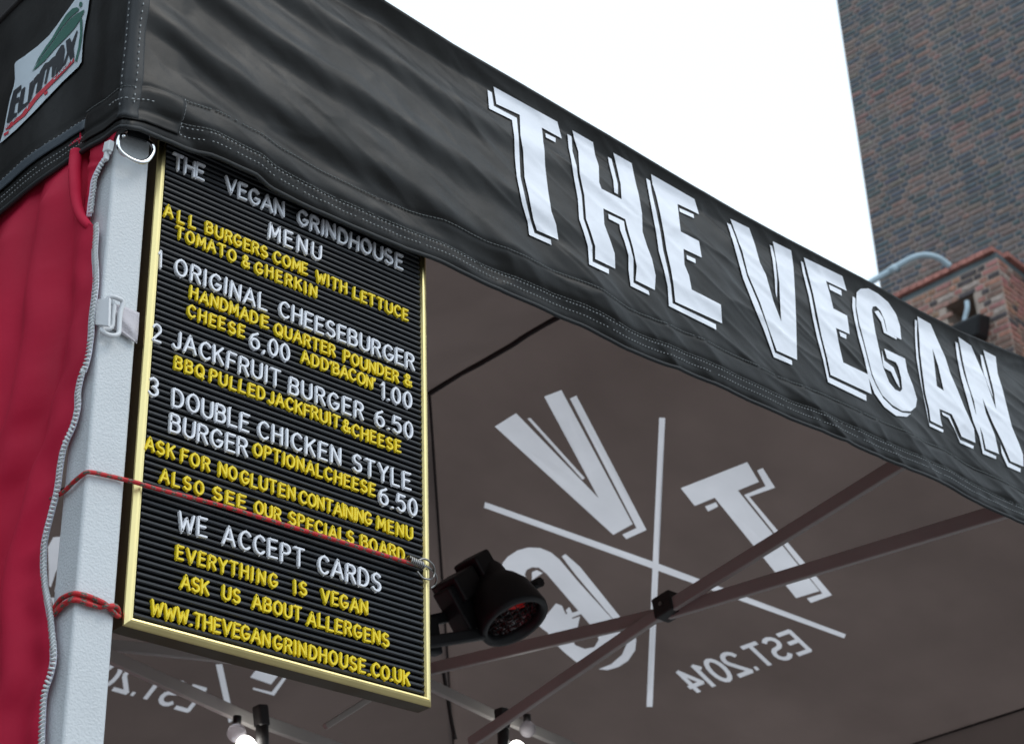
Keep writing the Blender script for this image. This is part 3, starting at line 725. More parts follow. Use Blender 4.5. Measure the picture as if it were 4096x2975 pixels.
# ------------------------------------------------------------------ canopy roof seen from inside
def plane_of(a, b, c):
    n = (b - a).cross(c - a).normalized(); return a, n
pk = Vector((XM, YP, ZR)); pf = Vector((XM, YF, ZR)); cFR = Vector((XR, D, ZE)); cBR = Vector((XR, YB, ZE)); cBL = Vector((XL, YB, ZE)); cFL = Vector((XL, D, ZE))
def flat_text(txt, org, xend, yup, hw=.085, gap=.26, alph=F):
    """stroke letters laid into a frame-space parallelogram: org bottom of first letter, xend bottom of last, yup top of first"""
    total = sum(alph[c][0] for c in txt) + gap * (len(txt) - 1); ex = (Vector(xend) - Vector(org)) / total; ey = Vector(yup) - Vector(org); x = 0; out = []
    for c in txt:
        w, ss = alph[c]
        for s_ in ss:
            for q in stroke_ribbon([(x + p[0], p[1]) for p in s_], hw):
                out.append([tuple(Vector(org) + ex * p.x + ey * p.y) for p in q])
        x += w + gap
    return out
def tgrp(txt, b):
    return [b + i for i, c in enumerate(txt) for s_ in F[c][1] for q in stroke_ribbon(s_, .1)]
LC = (1650, 1400, .9563)
Rlogo = [crop(*LC, p) for p in (
 [(345,318),(433,265),(780,613),(550,198),(622,170),(922,722),(840,770)],
 [(658,205),(685,192),(980,745),(895,787),(878,768),(938,738)], [(480,287),(493,285),(722,530),(712,537)],
 [(1123,572),(1400,467),(1450,545),(1362,580),(1703,1003),(1605,1033),(1265,610),(1182,643)],
 [(1442,500),(1465,490),(1517,568),(1410,605),(1755,1020),(1667,1053),(1650,1034),(1715,1013),(1388,598),(1478,562)],
 [(1225,645),(1270,628),(1280,645),(1238,665)],
 [(1032,282),(1057,283),(1003,1495),(978,1495)], [(305,630),(1040,893),(1813,1187),(1806,1203),(1015,915),(300,653)],
 # letter G
 [(372,915),(378,885),(400,858),(440,832),(485,820),(535,823),(580,842),(615,872),(700,975),(868,1165),(866,1205),(820,1250),(750,1285),(685,1308),(640,1270),(600,1232),(565,1180),(525,1150),(600,1060),(625,1070),(640,1105),(655,1100),(668,1125),(700,1115),(690,1160),(662,1200),(680,1235),(720,1252),(760,1245),(778,1215),(770,1185),(560,930),(530,905),(500,903),(478,915),(470,935),(480,960),(430,990),(390,950)],
 [(640,850),(700,905),(893,1150),(920,1170),(935,1215),(930,1262),(900,1305),(860,1330),(815,1342),(778,1338),(830,1318),(875,1280),(895,1235),(885,1185),(680,935),(625,860)],
 [(640,1090),(655,1075),(668,1100),(700,1090),(705,1105),(662,1122)], [(500,925),(520,915),(545,928),(500,960)],
)]
TC = (2500, 1800, .7134)
Rlogo += [[(TC[0] + TC[2] * a, TC[1] + TC[2] * b) for a, b in q] for q in flat_text('EST.2014', (1035, 1118), (392, 1368), (922, 1010), .085, .22)]
BC = (400, 2550, .3968)
Blogo = [crop(*BC, p) for p in (
 [(1168,270),(1232,266),(1352,830),(1300,862)], [(1515,405),(1725,472),(2125,-40),(1915,-105)], [(1545,505),(1730,545),(1845,405),(2160,0),(2195,0),(1875,415),(1755,578),(1540,522)])]
Blogo += [[(BC[0] + BC[2] * a, BC[1] + BC[2] * b) for a, b in q] for q in flat_text('EST.2014', (888, 735), (-330, 372), (1055, 520), .085, .22)]
BG = (150, 1800, .4854)
Blogo += [crop(*BG, p) for p in ([(85,800),(130,715),(330,700),(350,830),(330,900),(215,900),(150,1010),(110,1130),(95,1120),(92,950)], [(150,1120),(200,1040),(330,1040),(330,1200),(180,1200),(140,1160)], [(105,1210),(180,1215),(330,1240),(330,1300),(140,1290)])]
def panel(name, corners, logo, grp=(), lines=()):
    a, n = plane_of(*corners[:3]); e1 = (corners[1] - corners[0]).normalized(); e2 = n.cross(e1)
    to2 = lambda p: ((p - a).dot(e1), (p - a).dot(e2)); P2 = [to2(p) for p in corners]
    L2 = [[to2(hitp(x, y, a, n)) for x, y in q] for q in logo]
    ov, tr, wh = tess(L2 + [P2], (), 0.07)
    def sag(p):
        q = a + e1 * p.x + e2 * p.y
        q = q + n * (.014 * noise.noise(Vector((q.x * 1.4, q.y * 1.4, 3))) + .004 * noise.noise(Vector((q.x * 5, q.y * 5, 3))))
        return q
    pts = [sag(p) for p in ov]; k = len(L2)
    f1 = [t for t, w in zip(tr, wh) if w == k]; f2 = [t for t, w in zip(tr, wh) if w < k]
    def comp(fs):
        used = sorted({i for t in fs for i in t}); mp = {i: j for j, i in enumerate(used)}
        return [pts[i] for i in used], [tuple(mp[i] for i in t) for t in fs]
    v, f = comp(f1); o = mesh_obj(name, v, f, M['roof'], canopy, smooth=True)
    for gi in sorted(set(grp)):
        ff = [t for t, w in zip(tr, wh) if w < k and grp[w] == gi]
        if ff:
            v, f = comp(ff); mesh_obj('printed_line' if gi in lines else 'printed_letter', v, f, M['roof_print'], canopy)
panel('right_roof_panel', [pf, pk, cBR, cFR], Rlogo, [0, 0, 0, 1, 1, 1, 2, 3, 4, 4, 4, 4] + tgrp('EST.2014', 5), (2, 3))
panel('back_roof_panel', [pk, cBL, cBR], Blogo, [0, 1, 1] + tgrp('EST.2014', 5) + [13, 13, 13], (0,))
panel('left_roof_panel', [pf, cFL, cBL, pk], [])
vs, fs = [], []; NU, NV = 120, 24
for i in range(NU + 1):
    x = XL + (XR - XL) * i / NU; s_ = x - XL; yd = D - disp(s_, ztop(s_)) if s_ < 1.72 else D
    for j in range(NV + 1):
        t = j / NV; top = Vector((XM + (x - XM) * .001, YF, ZR)); q = Vector((x, yd, ztop(s_))).lerp(top, t)
        vs.append((q.x, q.y, q.z))
for i in range(NU):
    for j in range(NV): a = i * (NV + 1) + j; fs.append((a, a + 1, a + NV + 2, a + NV + 1))
mesh_obj('front_roof_panel', vs, fs, M['roof'], canopy, smooth=True)
def seam(a, b, w, dz=-.004, name='roof_seam', m=None):
    g = Geo(); a, b = Vector(a), Vector(b); n = 14
    g.tube([a.lerp(b, i / n) + Vector((0, 0, dz + .004 * noise.noise(Vector((i * .7, 0, a.x))))) for i in range(n + 1)], w, 8); return g.build(name, m or M['seam'], canopy, smooth=True)
seam(pf, pk, .0055); seam(pk, cBR, .0028); seam(pk, cBL, .0035); seam(cFR, cBR, .0045, .0); seam(cBR, cBL, .0045, .0); seam(cFL, cBL, .004, .0)

# ------------------------------------------------------------------ canopy frame
frame = empty('canopy_frame', (0.76, 1.37, 0), 'white corner post and grey scissor bars holding up the black canopy', 'frame')
YPOST = 1.352; pxl, pxr = .5495 * YPOST, .5786 * YPOST
def post(x0, x1, y0, y1):
    g = Geo(); zt = ZE - .03; g.box(((x0 + x1) / 2, (y0 + y1) / 2, (zt - H) / 2), ((x1 - x0) / 2, 0, 0), (0, (y1 - y0) / 2, 0), (0, 0, (zt + H) / 2))
    return bevel(g.build('post', M['post'], frame), .0035, 4)
post(pxl, pxr, YPOST, YPOST + .040)
for x, y in ((XR - .05, YPOST), (XR - .05, YB - .05), (pxl, YB - .05)): post(x, x + .039, y, y + .039)
def tbar(a, b, w=.024, t=.011, name='truss_bar'):
    g = Geo(); g.bar(a, b, w, t); o = g.build(name, M['bar'], frame); return bevel(o, .002, 2)
def hx(px, py, x=XM): return hit(px, py, 0, x)
def hy(px, py, y=YP): return hit(px, py, 1, y)
def ext(a, b, t0, t1): return a.lerp(b, t0), a.lerp(b, t1)
# scissor towards the mast (plane x = middle)
A_ = ext(hx(3576, 1868), hx(2673, 2429), -.30, 1.02); tbar(*A_)
tbar(hx(2673, 2429), hx(1880, 2972, XM + .0), .022)
B_ = ext(hx(3970, 2056, XM + .014), hx(2673, 2450, XM + .014), -.045, 1.0); tbar(*B_)
tbar(hx(2673, 2450, XM + .014), hx(1690, 2682, XM + .014), .024)
# across the middle
tbar(*ext(hy(425, 2618), hy(1038, 2896), -.9, 1.0), .024); tbar(hy(1038, 2880), hy(1500, 3050), .024)
tbar(hy(1300, 2905, YP + .1), hy(1600, 2715, YP + .1), .012)
tbar(hy(400, 2575, YP + .02), hy(940, 2632, YP + .02), .020)
tbar(hy(1600, 2680), hy(2005, 2875), .022); tbar(hy(2040, 2880), hy(2500, 3080), .022)
# black joints
def joint(p, sx=.012, sy=.020, sz=.019, name='joint', rot=0.0):
    g = Geo(); u = Vector((math.cos(rot), 0, math.sin(rot))); v = Vector((-math.sin(rot), 0, math.cos(rot)))
    g.box(p, u * sx, Vector((0, sy, 0)), v * sz); o = bevel(g.build(name, M['joint'], frame), .003, 2)
    g = Geo(); g.tube([p + Vector((0, -sy - .003, 0)), p + Vector((0, -sy + .002, 0))], .005, 10); g.build('rivet', M['steel'], o); return o
def joint_x(p, hl, hh, d=Vector((0, 1, 0))):
    g = Geo(); dn = (hx(2673, 2429) - hx(3576, 1868)).normalized(); up = Vector((1, 0, 0)).cross(dn).normalized()
    g.box(p, (.018, 0, 0), dn * hl, up * hh); o = bevel(g.build('joint', M['joint'], frame), .003, 2)
    g = Geo(); g.tube([p + Vector((-.021, 0, 0)), p + Vector((-.017, 0, 0))], .004, 10); g.build('rivet', M['steel'], o, smooth=False)
joint_x(hx(2673, 2424, XM + .007), .021, .019)
# mast under the peak, hidden by the menu board from here
g = Geo(); mx_ = hy(1605, 2900); g.tube([(mx_.x, YP + .03, ZR - .06), (mx_.x, YP + .03, 1.30)], .015, 16); g.build('mast', mat('mast_grey', (.12, .10, .10), .5), frame, smooth=True)
# dangling strap near the peak
g = Geo(); ptsx = [hy(1774, 2690, YP + .28), hy(1789, 2780, YP + .28), hy(1803, 2870, YP + .28), hy(1821, 2955, YP + .28)]
for a, b in zip(ptsx, ptsx[1:]): g.bar(a, b + (b - a) * .02, .004, .003, up=(0, 1, 0))
g = Geo(); g.tube(catmull(ptsx, 4), .0042, 8)
stp = g.build('hanging_cable', M['joint'], smooth=True); tag(stp, 'short black cable hanging straight down below the canopy roof right of the menu board', 'cable')

# ------------------------------------------------------------------ menu board
YBD = 1.352
bx0, bx1 = .5852 * YBD, .8435 * YBD; bz0 = .4650 * YBD; bz1 = 1.235
board = empty('menu_board', ((bx0 + bx1) / 2, YBD, bz0 + H), 'gold framed black letter board menu with white and yellow letters strapped beside the post', 'menu board')
DEP = .021; FW = .0098
def rail(name, a, b, inward, outn):
    """mitred moulding between outer corners a and b"""
    a, b = Vector(a), Vector(b); d = (b - a).normalized(); inn = Vector(inward); o_ = Vector((0, -1, 0))
    prof = [(0, -DEP), (0, -.0015), (.0006, 0), (.0035, .0026), (.0054, .0034), (.0060, .0027), (.0076, .0023), (FW - .0008, -.0004), (FW, -.003), (FW, -.008)]
    n = len(prof); vs = []
    for p, sg in ((a, 1), (b, -1)):
        for q, h in prof: vs.append(p + inn * q + o_ * h + d * sg * q)
    fs = [(i, i + 1, n + i + 1, n + i) for i in range(n - 1)]
    ob = mesh_obj(name, vs, fs, M['gold'], board); ob.data.materials.append(M['goldside'])
    ob.data.polygons[0].material_index = 1
    fix_normals(ob)
    # make sure the front looks outward
    return ob
c00, c10, c11, c01 = (bx0, YBD, bz0), (bx1, YBD, bz0), (bx1, YBD, bz1), (bx0, YBD, bz1)
rail('frame_rail', c00, c01, (1, 0, 0), 0); rail('frame_rail', c10, c11, (-1, 0, 0), 0)
rail('frame_rail', c00, c10, (0, 0, 1), 0); rail('frame_rail', c01, c11, (0, 0, -1), 0)
g = Geo(); g.box(((bx0 + bx1) / 2, YBD + .0155, (bz0 + bz1) / 2), ((bx1 - bx0) / 2 - .001, 0, 0), (0, .0050, 0), (0, 0, (bz1 - bz0) / 2 - .001))
g.build('back_panel', M['groove'], board)
PITCH = .00650
GB = 1.3515                                       # plane the letters stand on
rl = (bx1 - bx0) - 2 * FW; rib = bpy.data.meshes.new('rib'); gg = Geo()
w = rl / 2; hh = PITCH * .30
prof = [(-hh, .0085), (-hh, .0012), (-hh * .45, .0), (hh * .5, .0), (hh, .0012), (hh, .0085)]
vs = [(sx * w, y, z) for sx in (-1, 1) for z, y in prof]
gg.add(vs, [(i, i + 1, 7 + i, 6 + i) for i in range(5)]); rib.from_pydata(gg.v, [], gg.f); rib.materials.append(M['rib'])
bm = bmesh.new(); bm.from_mesh(rib); bmesh.ops.recalc_face_normals(bm, faces=bm.faces)
if sum(f.normal.y for f in bm.faces) > 0: bmesh.ops.reverse_faces(bm, faces=bm.faces)
bm.to_mesh(rib); bm.free()
z = bz0 + FW + PITCH * .5
while z < bz1 - FW - PITCH * .4:
    inst('rib', rib, W(((bx0 + bx1) / 2, GB + .0002, z)), board); z += PITCH

c2, c3, c4 = (400, 500, .607), (400, 1300, .607), (400, 2000, .5997)
Wh, Ye = 'w', 'y'
WORDS = [
 ('THE', Wh, c2, (478, 288), (690, 372)), ('VEGAN', Wh, c2, (826, 448), (1218, 608)), ('GRINDHOUSE', Wh, c2, (1300, 655), (2000, 956)),
 ('MENU', Wh, c2, (1107, 755), (1460, 890)),
 ('ALL', Ye, c2, (420, 600), (635, 690)), ('BURGERS', Ye, c2, (695, 715), (1108, 885)), ('COME', Ye, c2, (1140, 897), (1372, 1000)), ('WITH', Ye, c2, (1422, 1030), (1630, 1120)), ('LETTUCE', Ye, c2, (1668, 1145), (2035, 1290)),
 ('TOMATO', Ye, c2, (497, 745), (898, 905)), ('&', Ye, c2, (935, 928), (988, 952)), ('GHERKIN', Ye, c2, (1018, 972), (1430, 1140)),
 ('1', Wh, c2, (378, 935), (408, 947)), ('ORIGINAL', Wh, c2, (490, 985), (1103, 1232)), ('CHEESEBURGER', Wh, c2, (1178, 1265), (2076, 1622)),
 ('HANDMAD', Ye, c2, (590, 1140), (1043, 1320)), ('E', Ye, c2, (1060, 1328), (1116, 1352)), ('QUARTER', Ye, c2, (1148, 1372), (1554, 1540)), ('POUNDER', Ye, c3, (1603, 240), (1972, 385)), ('&', Ye, c3, (2005, 395), (2058, 414)),
 ('CHEESE', Ye, c2, (573, 1262), (957, 1411)), ('6,00', Wh, c2, (985, 1472), (1255, 1562)), ('ADD', Ye, c3, (1325, 243), (1508, 312)), ("'BACON'", Ye, c3, (1512, 315), (1818, 428)), ('1.00', Wh, c3, (1850, 488), (2058, 556)),
 ('2', Wh, c2, (338, 1420), (406, 1441)), ('JACKFRUIT', Wh, c3, (473, 155), (1192, 412)), ('BURGER', Wh, c3, (1243, 450), (1740, 632)), ('6.50', Wh, c3, (1815, 668), (2064, 750)),
 ('BBQ', Ye, c3, (488, 286), (690, 358)), ('PULLED', Ye, c3, (720, 372), (1090, 502)), ('JACKFRUIT', Ye, c3, (1105, 510), (1582, 688)), ('&', Ye, c3, (1598, 700), (1652, 722)), ('CHEESE', Ye, c3, (1658, 733), (1986, 842)),
 ('3', Wh, c3, (310, 460), (387, 484)), ('DOUBLE', Wh, c3, (475, 540), (985, 706)), ('CHICKEN', Wh, c3, (1038, 740), (1590, 930)), ('STYLE', Wh, c3, (1663, 962), (2053, 1097)),
 ('BURGER', Wh, c3, (455, 700), (977, 880)), ('OPTIONAL', Ye, c3, (1008, 856), (1470, 1012)), ('CHEESE', Ye, c3, (1478, 1016), (1817, 1134)), ('6.50', Wh, c3, (1838, 1183), (2094, 1264)),
 ('ASK', Ye, c3, (292, 820), (496, 888)), ('FOR', Ye, c3, (530, 900), (727, 970)), ('NO', Ye, c3, (780, 990), (907, 1034)), ('GLUTEN', Ye, c3, (923, 1040), (1288, 1162)), ('CONTAINING', Ye, c3, (1310, 1168), (1795, 1330)), ('MENU', Ye, c3, (1824, 1345), (2064, 1418)),
 ('ALSO', Ye, c3, (390, 1035), (685, 1125)), ('SEE', Ye, c3, (743, 1148), (965, 1222)), ('OUR', Ye, c3, (1016, 1242), (1195, 1300)), ('SPECIALS', Ye, c3, (1241, 1316), (1676, 1452)), ('BOARD', Ye, c3, (1718, 1466), (2010, 1560)),
 ('WE', Wh, c4, (518, 206), (718, 258)), ('ACCEPT', Wh, c4, (815, 292), (1366, 457)), ('CARDS', Wh, c4, (1452, 485), (1876, 614)),
 ('EVERYTHI', Ye, c4, (506, 392), (1022, 545)), ('NG', Ye, c4, (1045, 552), (1187, 592)), ('IS', Ye, c4, (1293, 622), (1382, 650)), ('VEGAN', Ye, c4, (1476, 680), (1790, 772)),
 ('ASK', Ye, c4, (533, 585), (731, 642)), ('US', Ye, c4, (813, 662), (937, 698)), ('ABOUT', Ye, c4, (1015, 718), (1348, 815)), ('ALLERGENS', Ye, c4, (1380, 826), (1931, 985)),
 ('WWW.THEVEGAN', Ye, c4, (333, 765), (1137, 982)), ('GRINDHOUSE', Ye, c4, (1152, 988), (1775, 1162)), ('.CO.UK', Ye, c4, (1790, 1166), (2070, 1244)),
]
LS = {Wh: (.0205, .0027, .0034, M['lwhite'], 'white_letter', .14), Ye: (.0150, .0027, .0034, M['lyellow'], 'yellow_letter', .13)}
HREAL = YBD - .0005
for txt, colr, cr, pa, pb in WORDS:
    h, sw, dep, m, nm, gap0 = LS[colr]
    (ax_, ay_), (bx_, by_) = crop(*cr, [pa, pb]); A = hit(ax_, ay_, 1, HREAL - .002); B = hit(bx_, by_, 1, HREAL - .002)
    zb_ = (A.z + B.z) / 2; hc = h - sw
    wid = [F[c][0] * hc + sw for c in txt]; tot = B.x - A.x
    nat = sum(wid); n = len(txt)
    if n > 1:
        gap = (tot - nat) / (n - 1); sx = 1.0
        if gap < .0002: sx = (tot - .0002 * (n - 1)) / nat; gap = .0002
        if gap > .005: sx = min(1.25, (tot - .0030 * (n - 1)) / nat); gap = (tot - nat * sx) / (n - 1)
    else:
        gap = 0; sx = max(.8, min(1.2, tot / nat))
    x = A.x
    for c, w_ in zip(txt, wid):
        small = c in ".,'"
        name = ('white_digit' if colr == Wh else 'yellow_digit') if c in '0123456789' else (nm if not small else ('white_punctuation_mark' if colr == Wh else 'yellow_punctuation_mark'))
        o = inst(name, letter_mesh(c, h, sw, dep, m, colr), W((x + random.uniform(-.0002, .0002), YBD + .0002, zb_ + random.uniform(-.0006, .0006))), board,
                 (0, random.gauss(0, .022), 0), (sx, 1, 1))
        x += w_ * sx + gap

# ------------------------------------------------------------------ bungee cords
def cord(path, r, name, parent, pitch=.011, n=12, phase=0.0):
    pts = resample(catmull(path, 10), .0011); g = Geo(); g.tube(pts, r, n); o = g.build(name, M['cord'], parent, smooth=True)
    at = o.data.attributes.new('cordcol', 'FLOAT_COLOR', 'POINT'); buf = []
    for i in range(len(pts)):
        t = i * .0011 / pitch + phase
        for k in range(n):
            q = (t + (k % 2) * .08) % 1.0; side = (k + int(t)) % 3
            if q < .42 and side != 0: c = (.035, .075, .045) if (i + k) % 3 else (.20, .20, .18)
            else: c = (.62, .022, .028) if (i + k) % 2 else (.48, .015, .020)
            buf += [*c, 1.0]
    at.data.foreach_set('color', buf); return o
def P(px, py, y): return hit(px, py, 1, y)
b1 = empty('bungee_cord', W(P(1650, 2250, 1.345)), 'red and green bungee cord stretched across the menu board and hooked on its right edge', 'bungee cord', 'red bungee cords')
xs_ = pxl - .004
path = [hit(205, 1995, 0, xs_), hit(254, 1967, 0, xs_), hit(296, 1926, 0, xs_), P(338, 1893, YPOST - .001), P(362, 1888, YPOST - .004), P(422, 1900, YPOST - .004), P(490, 1916, YPOST - .004), P(550, 1931, YBD - .0085), P(643, 1959, YBD - .0085), P(886, 2022, YBD - .0095), P(1128, 2095, YBD - .010), P(1371, 2168, YBD - .010), P(1614, 2244, YBD - .0095), P(1690, 2266, YBD - .009)]
cord(path, .0021, 'cord', b1)
a, b = P(1632, 2238, YBD - .0095), P(1692, 2262, YBD - .0093); d = (b - a)
g = Geo(); hel = []; nn = d.normalized(); q = Vector((0, -1, 0)); r_ = q.cross(nn)
for i in range(8 * 14 + 1):
    t = i / (8 * 14); th = 2 * math.pi * i / 14; hel.append(a + d * t + (q * math.cos(th) + r_ * math.sin(th)) * (.0042 - .0008 * t))
g.tube(hel, .00105, 6); g.build('coil', M['steel'], b1, smooth=True)
def hookpt(x, y, yy=YBD - .008): return P(*crop(1650, 2100, .3643, [(x, y)])[0], yy)
g = Geo(); g.tube(catmull([hookpt(40, 395), hookpt(120, 368), hookpt(185, 395), hookpt(232, 450, YBD - .004), hookpt(240, 520, YBD), hookpt(222, 575, YBD), hookpt(180, 592), hookpt(110, 575), hookpt(50, 505)], 6), .0011, 8)
g.tube(catmull([hookpt(60, 420), hookpt(130, 440), hookpt(200, 480, YBD - .002), hookpt(248, 530, YBD + .006), hookpt(265, 590, YBD + .012), hookpt(245, 655, YBD + .016), hookpt(195, 692, YBD + .018)], 6), .0011, 8)
g.build('hook', M['steel'], b1, smooth=True)
b2 = empty('bungee_cord', W(P(337, 2400, 1.345)), 'knotted double red and green bungee cord wrapped round the lower part of the white post', 'bungee cord', 'red bungee cords')
K6 = (150, 1800, .4854)
def kp(x, y, yy): return P(*crop(*K6, [(x, y)])[0], yy)
def ks(x, y): return hit(*crop(*K6, [(x, y)])[0], 0, xs_)
cord([ks(110, 1340), ks(145, 1290), ks(190, 1228), ks(255, 1192), kp(312, 1180, YPOST - .003), kp(370, 1190, YPOST - .006), kp(430, 1207, YPOST - .006), kp(500, 1235, YPOST - .007), kp(560, 1268, YPOST - .006), kp(615, 1322, YPOST - .004), kp(655, 1362, YPOST - .001), kp(690, 1372, YPOST + .012)], .0023, 'cord', b2)
cord([ks(120, 1365), ks(175, 1315), ks(235, 1262), kp(300, 1236, YPOST - .002), kp(350, 1240, YPOST - .004), kp(440, 1272, YPOST - .005), kp(520, 1290, YPOST - .004), kp(580, 1285, YPOST - .008), kp(635, 1282, YPOST - .006), kp(662, 1305, YPOST - .003), kp(670, 1345, YPOST + .004), kp(705, 1330, YPOST + .012), kp(740, 1335, YPOST + .018)], .0023, 'cord', b2, phase=.4)
cord([ks(140, 1335), ks(200, 1275), ks(255, 1245), kp(320, 1212, YPOST - .002), kp(420, 1240, YPOST - .003), kp(500, 1262, YPOST - .003), kp(590, 1300, YPOST - .003), kp(650, 1340, YPOST + .003)], .0022, 'cord', b2, phase=.7)

# ------------------------------------------------------------------ D ring under the valance corner
rg = empty('d_ring', W(P(545, 560, 1.345)), 'shiny steel D ring hanging from the canopy corner in front of the white post', 'ring')
R1 = (0, 0, .6024)
rp = [(822, 898), (800, 905), (785, 940), (790, 985), (820, 1025), (870, 1058), (930, 1078), (975, 1068), (1005, 1035), (1020, 995), (1010, 960)]
yr = 1.336
g = Geo(); g.tube(catmull([P(*crop(*R1, [(840, 880)])[0], yr + .004)] + [P(*crop(*R1, [p])[0], yr) for p in rp] + [P(*crop(*R1, [(985, 935)])[0], yr + .004)], 6), .0023, 12)
g.build('ring', M['chrome'], rg, smooth=True)
g = Geo(); aa, bb_ = P(*crop(*R1, [(850, 860)])[0], yr + .006), P(*crop(*R1, [(985, 900)])[0], yr + .006); g.bar(aa, bb_, .016, .0025); g.build('webbing_tab', M['tape'], rg)

# ------------------------------------------------------------------ red side wall with its zip
XW = .7400
zp = crop(0, 500, .607, [(718, 180), (680, 235), (655, 280), (630, 335), (618, 380), (612, 440), (602, 500), (596, 560), (590, 620)])
zp2 = crop(0, 500, .607, [(640, 672), (641, 700), (636, 780), (634, 860), (640, 950), (641, 1020), (635, 1100), (622, 1200), (612, 1300), (610, 1370), (600, 1450), (585, 1540), (555, 1640)]) + \
      crop(0, 1400, .957, [(350, 90), (332, 170), (330, 240), (310, 320), (275, 400), (258, 480), (245, 580), (215, 700), (192, 800), (188, 900), (195, 1000), (212, 1080), (222, 1180), (230, 1280), (215, 1360), (190, 1440), (182, 1560), (180, 1647), (182, 1750), (200, 1900)])
E1 = catmull([hit(x, y, 0, XW - .0035) for x, y in zp], 5); E2 = catmull([hit(x, y, 0, XW - .003) for x, y in zp2], 5)
wall = empty('red_side_wall', (XW, 1.5, 0), 'crimson fabric side wall with a white zip edge hanging left of the white post', 'side wall')
edge = E2
def edge_y(z):
    if z >= edge[0].z: return edge[0].y + (z - edge[0].z) * .02
    for a, b in zip(edge, edge[1:]):
        if b.z <= z <= a.z or a.z <= z <= b.z:
            t = (z - a.z) / (b.z - a.z) if abs(b.z - a.z) > 1e-7 else 0; return a.y + (b.y - a.y) * t
    return edge[-1].y
zfold = E2[0].z                                         # where the flap turns over
fl1 = hit(*crop(0, 600, .4251, [(740, 600)])[0], 0, XW - .005); fl2 = hit(*crop(0, 600, .4251, [(700, 80)])[0], 0, XW - .005)
def wall_x(y, z):
    t = y - edge_y(z)
    d = .010 * math.sin((t + .10 * (z - 1)) * 2 * math.pi / .085 + 1.5 * noise.noise(Vector((t * 3, z * 1.2, 2)))) * min(1, t / .05)
    d += .016 * noise.noise(Vector((t * 5 + (z - .7) * 2.2, z * 1.3, 8.1))) * min(1, t / .04) + .003 * noise.noise(Vector((t * 22, z * 12, 3)))
    pk_ = noise.noise(Vector((t * 18, z * 38, 5))) * .0030 * gauss(t, .022, .022)
    return XW - .0040 - .75 * d - pk_
ymax = 2.6; rows = []; nz_ = 230; ny_ = 90; vs, fs = [], []
ztopw = 1.30
for j in range(nz_ + 1):
    z = ztopw + (.02 - ztopw) * (j / nz_) if j < nz_ else .02
    if z > zfold:                                       # above the turn-over the cloth edge leans back to the fold line
        k_ = (z - zfold) / (fl2.z - zfold); ye = fl1.y + (fl2.y - fl1.y) * min(1.2, k_); k0 = max(0, 1 - (z - zfold) / .03)
        ye = ye * (1 - k0) + edge_y(zfold) * k0 if k0 > 0 else ye
    else: ye = edge_y(z)
    for i in range(ny_ + 1):
        f_ = i / ny_; y = ye + (ymax - ye) * (f_ ** 1.8); zz = min(z, zbot(-(y - D)) + .012 + .10 * (z - 1.0)); kk = min(1, max(0, (zz - zbot(-(y - D)) + .045) / .04)); xw_ = wall_x(y, zz) - .0045 * math.exp(-((y - ye) / .016)) * min(1, max(0, (z - zfold + .01) / .05)); vs.append((xw_ + (max(xw_, XL + .0045) - xw_) * kk, y, zz))
for j in range(nz_):
    for i in range(ny_):
        a = j * (ny_ + 1) + i; fs.append((a, a + ny_ + 1, a + ny_ + 2, a + 1))
o = mesh_obj('wall_cloth', vs, fs, M['red'], wall, smooth=True); fix_normals(o)
m_ = o.modifiers.new('thickness', 'SOLIDIFY'); m_.thickness = .0008; m_.offset = 0
# lower part, below the frame, down to the ground
g = Geo(); g.add([(XW, edge_y(.05) + .02, .02), (XW, 2.6, .02), (XW, 2.6, -H + .02), (XW, edge_y(.05) + .02, -H + .02)], [(0, 1, 2, 3)]); g.add([(XW, 2.6, 1.15), (XW, YB, 1.15), (XW, YB, -H + .02), (XW, 2.6, -H + .02)], [(0, 1, 2, 3)])
g.build('wall_cloth', M['red'], wall)
# rolled fold and turned-back corner
fc = (0, 600, .4251)
def fp(x, y, xo): return hit(*crop(*fc, [(x, y)])[0], 0, xo)
g = Geo(); fpts = catmull([fp(720, 20, XW - .004), fp(710, 100, XW - .005), fp(702, 220, XW - .008), fp(708, 340, XW - .0095), fp(714, 450, XW - .0095), fp(735, 560, XW - .009), fp(775, 650, XW - .0075), fp(830, 715, XW - .005), fp(858, 760, XW - .001)], 6)
nF = len(fpts); g.tube(fpts, .004, 14, rs=[.0066 - .0030 * (i / nF) ** 2 for i in range(nF)]); g.build('rolled_fold', M['red'], wall, smooth=True)
vs, fs = [], []; nE = len(E1) + 1
inner = catmull([fp(745, 60, XW), fp(752, 200, XW), fp(760, 350, XW), fp(765, 500, XW), fp(800, 610, XW), fp(835, 690, XW)], 8); inner = [inner[0] + Vector((-.002, 0, .03))] + [inner[int(i * (len(inner) - 1) / (nE - 2))] + Vector((-.002, 0, 0)) for i in range(nE - 1)]
E1c = [E1[0] + Vector((0, -.016, .026))] + E1
for i in range(nE):
    for k in range(9):
        t = k / 8; p = inner[i].lerp(E1c[i], t); q = (.022 if p.y > 1.398 else .0015) * math.sin(t * math.pi) ** .5 * (1 if k not in (0, 8) else 0) + .0015 * noise.noise(Vector((t * 3, i * .3, 1))); vs.append((p.x + q, p.y, p.z))
for i in range(nE - 1):
    for k in range(8): a = i * 9 + k; fs.append((a, a + 1, a + 10, a + 9))
o = mesh_obj('turned_corner', vs, fs, M['red'], wall, smooth=True)
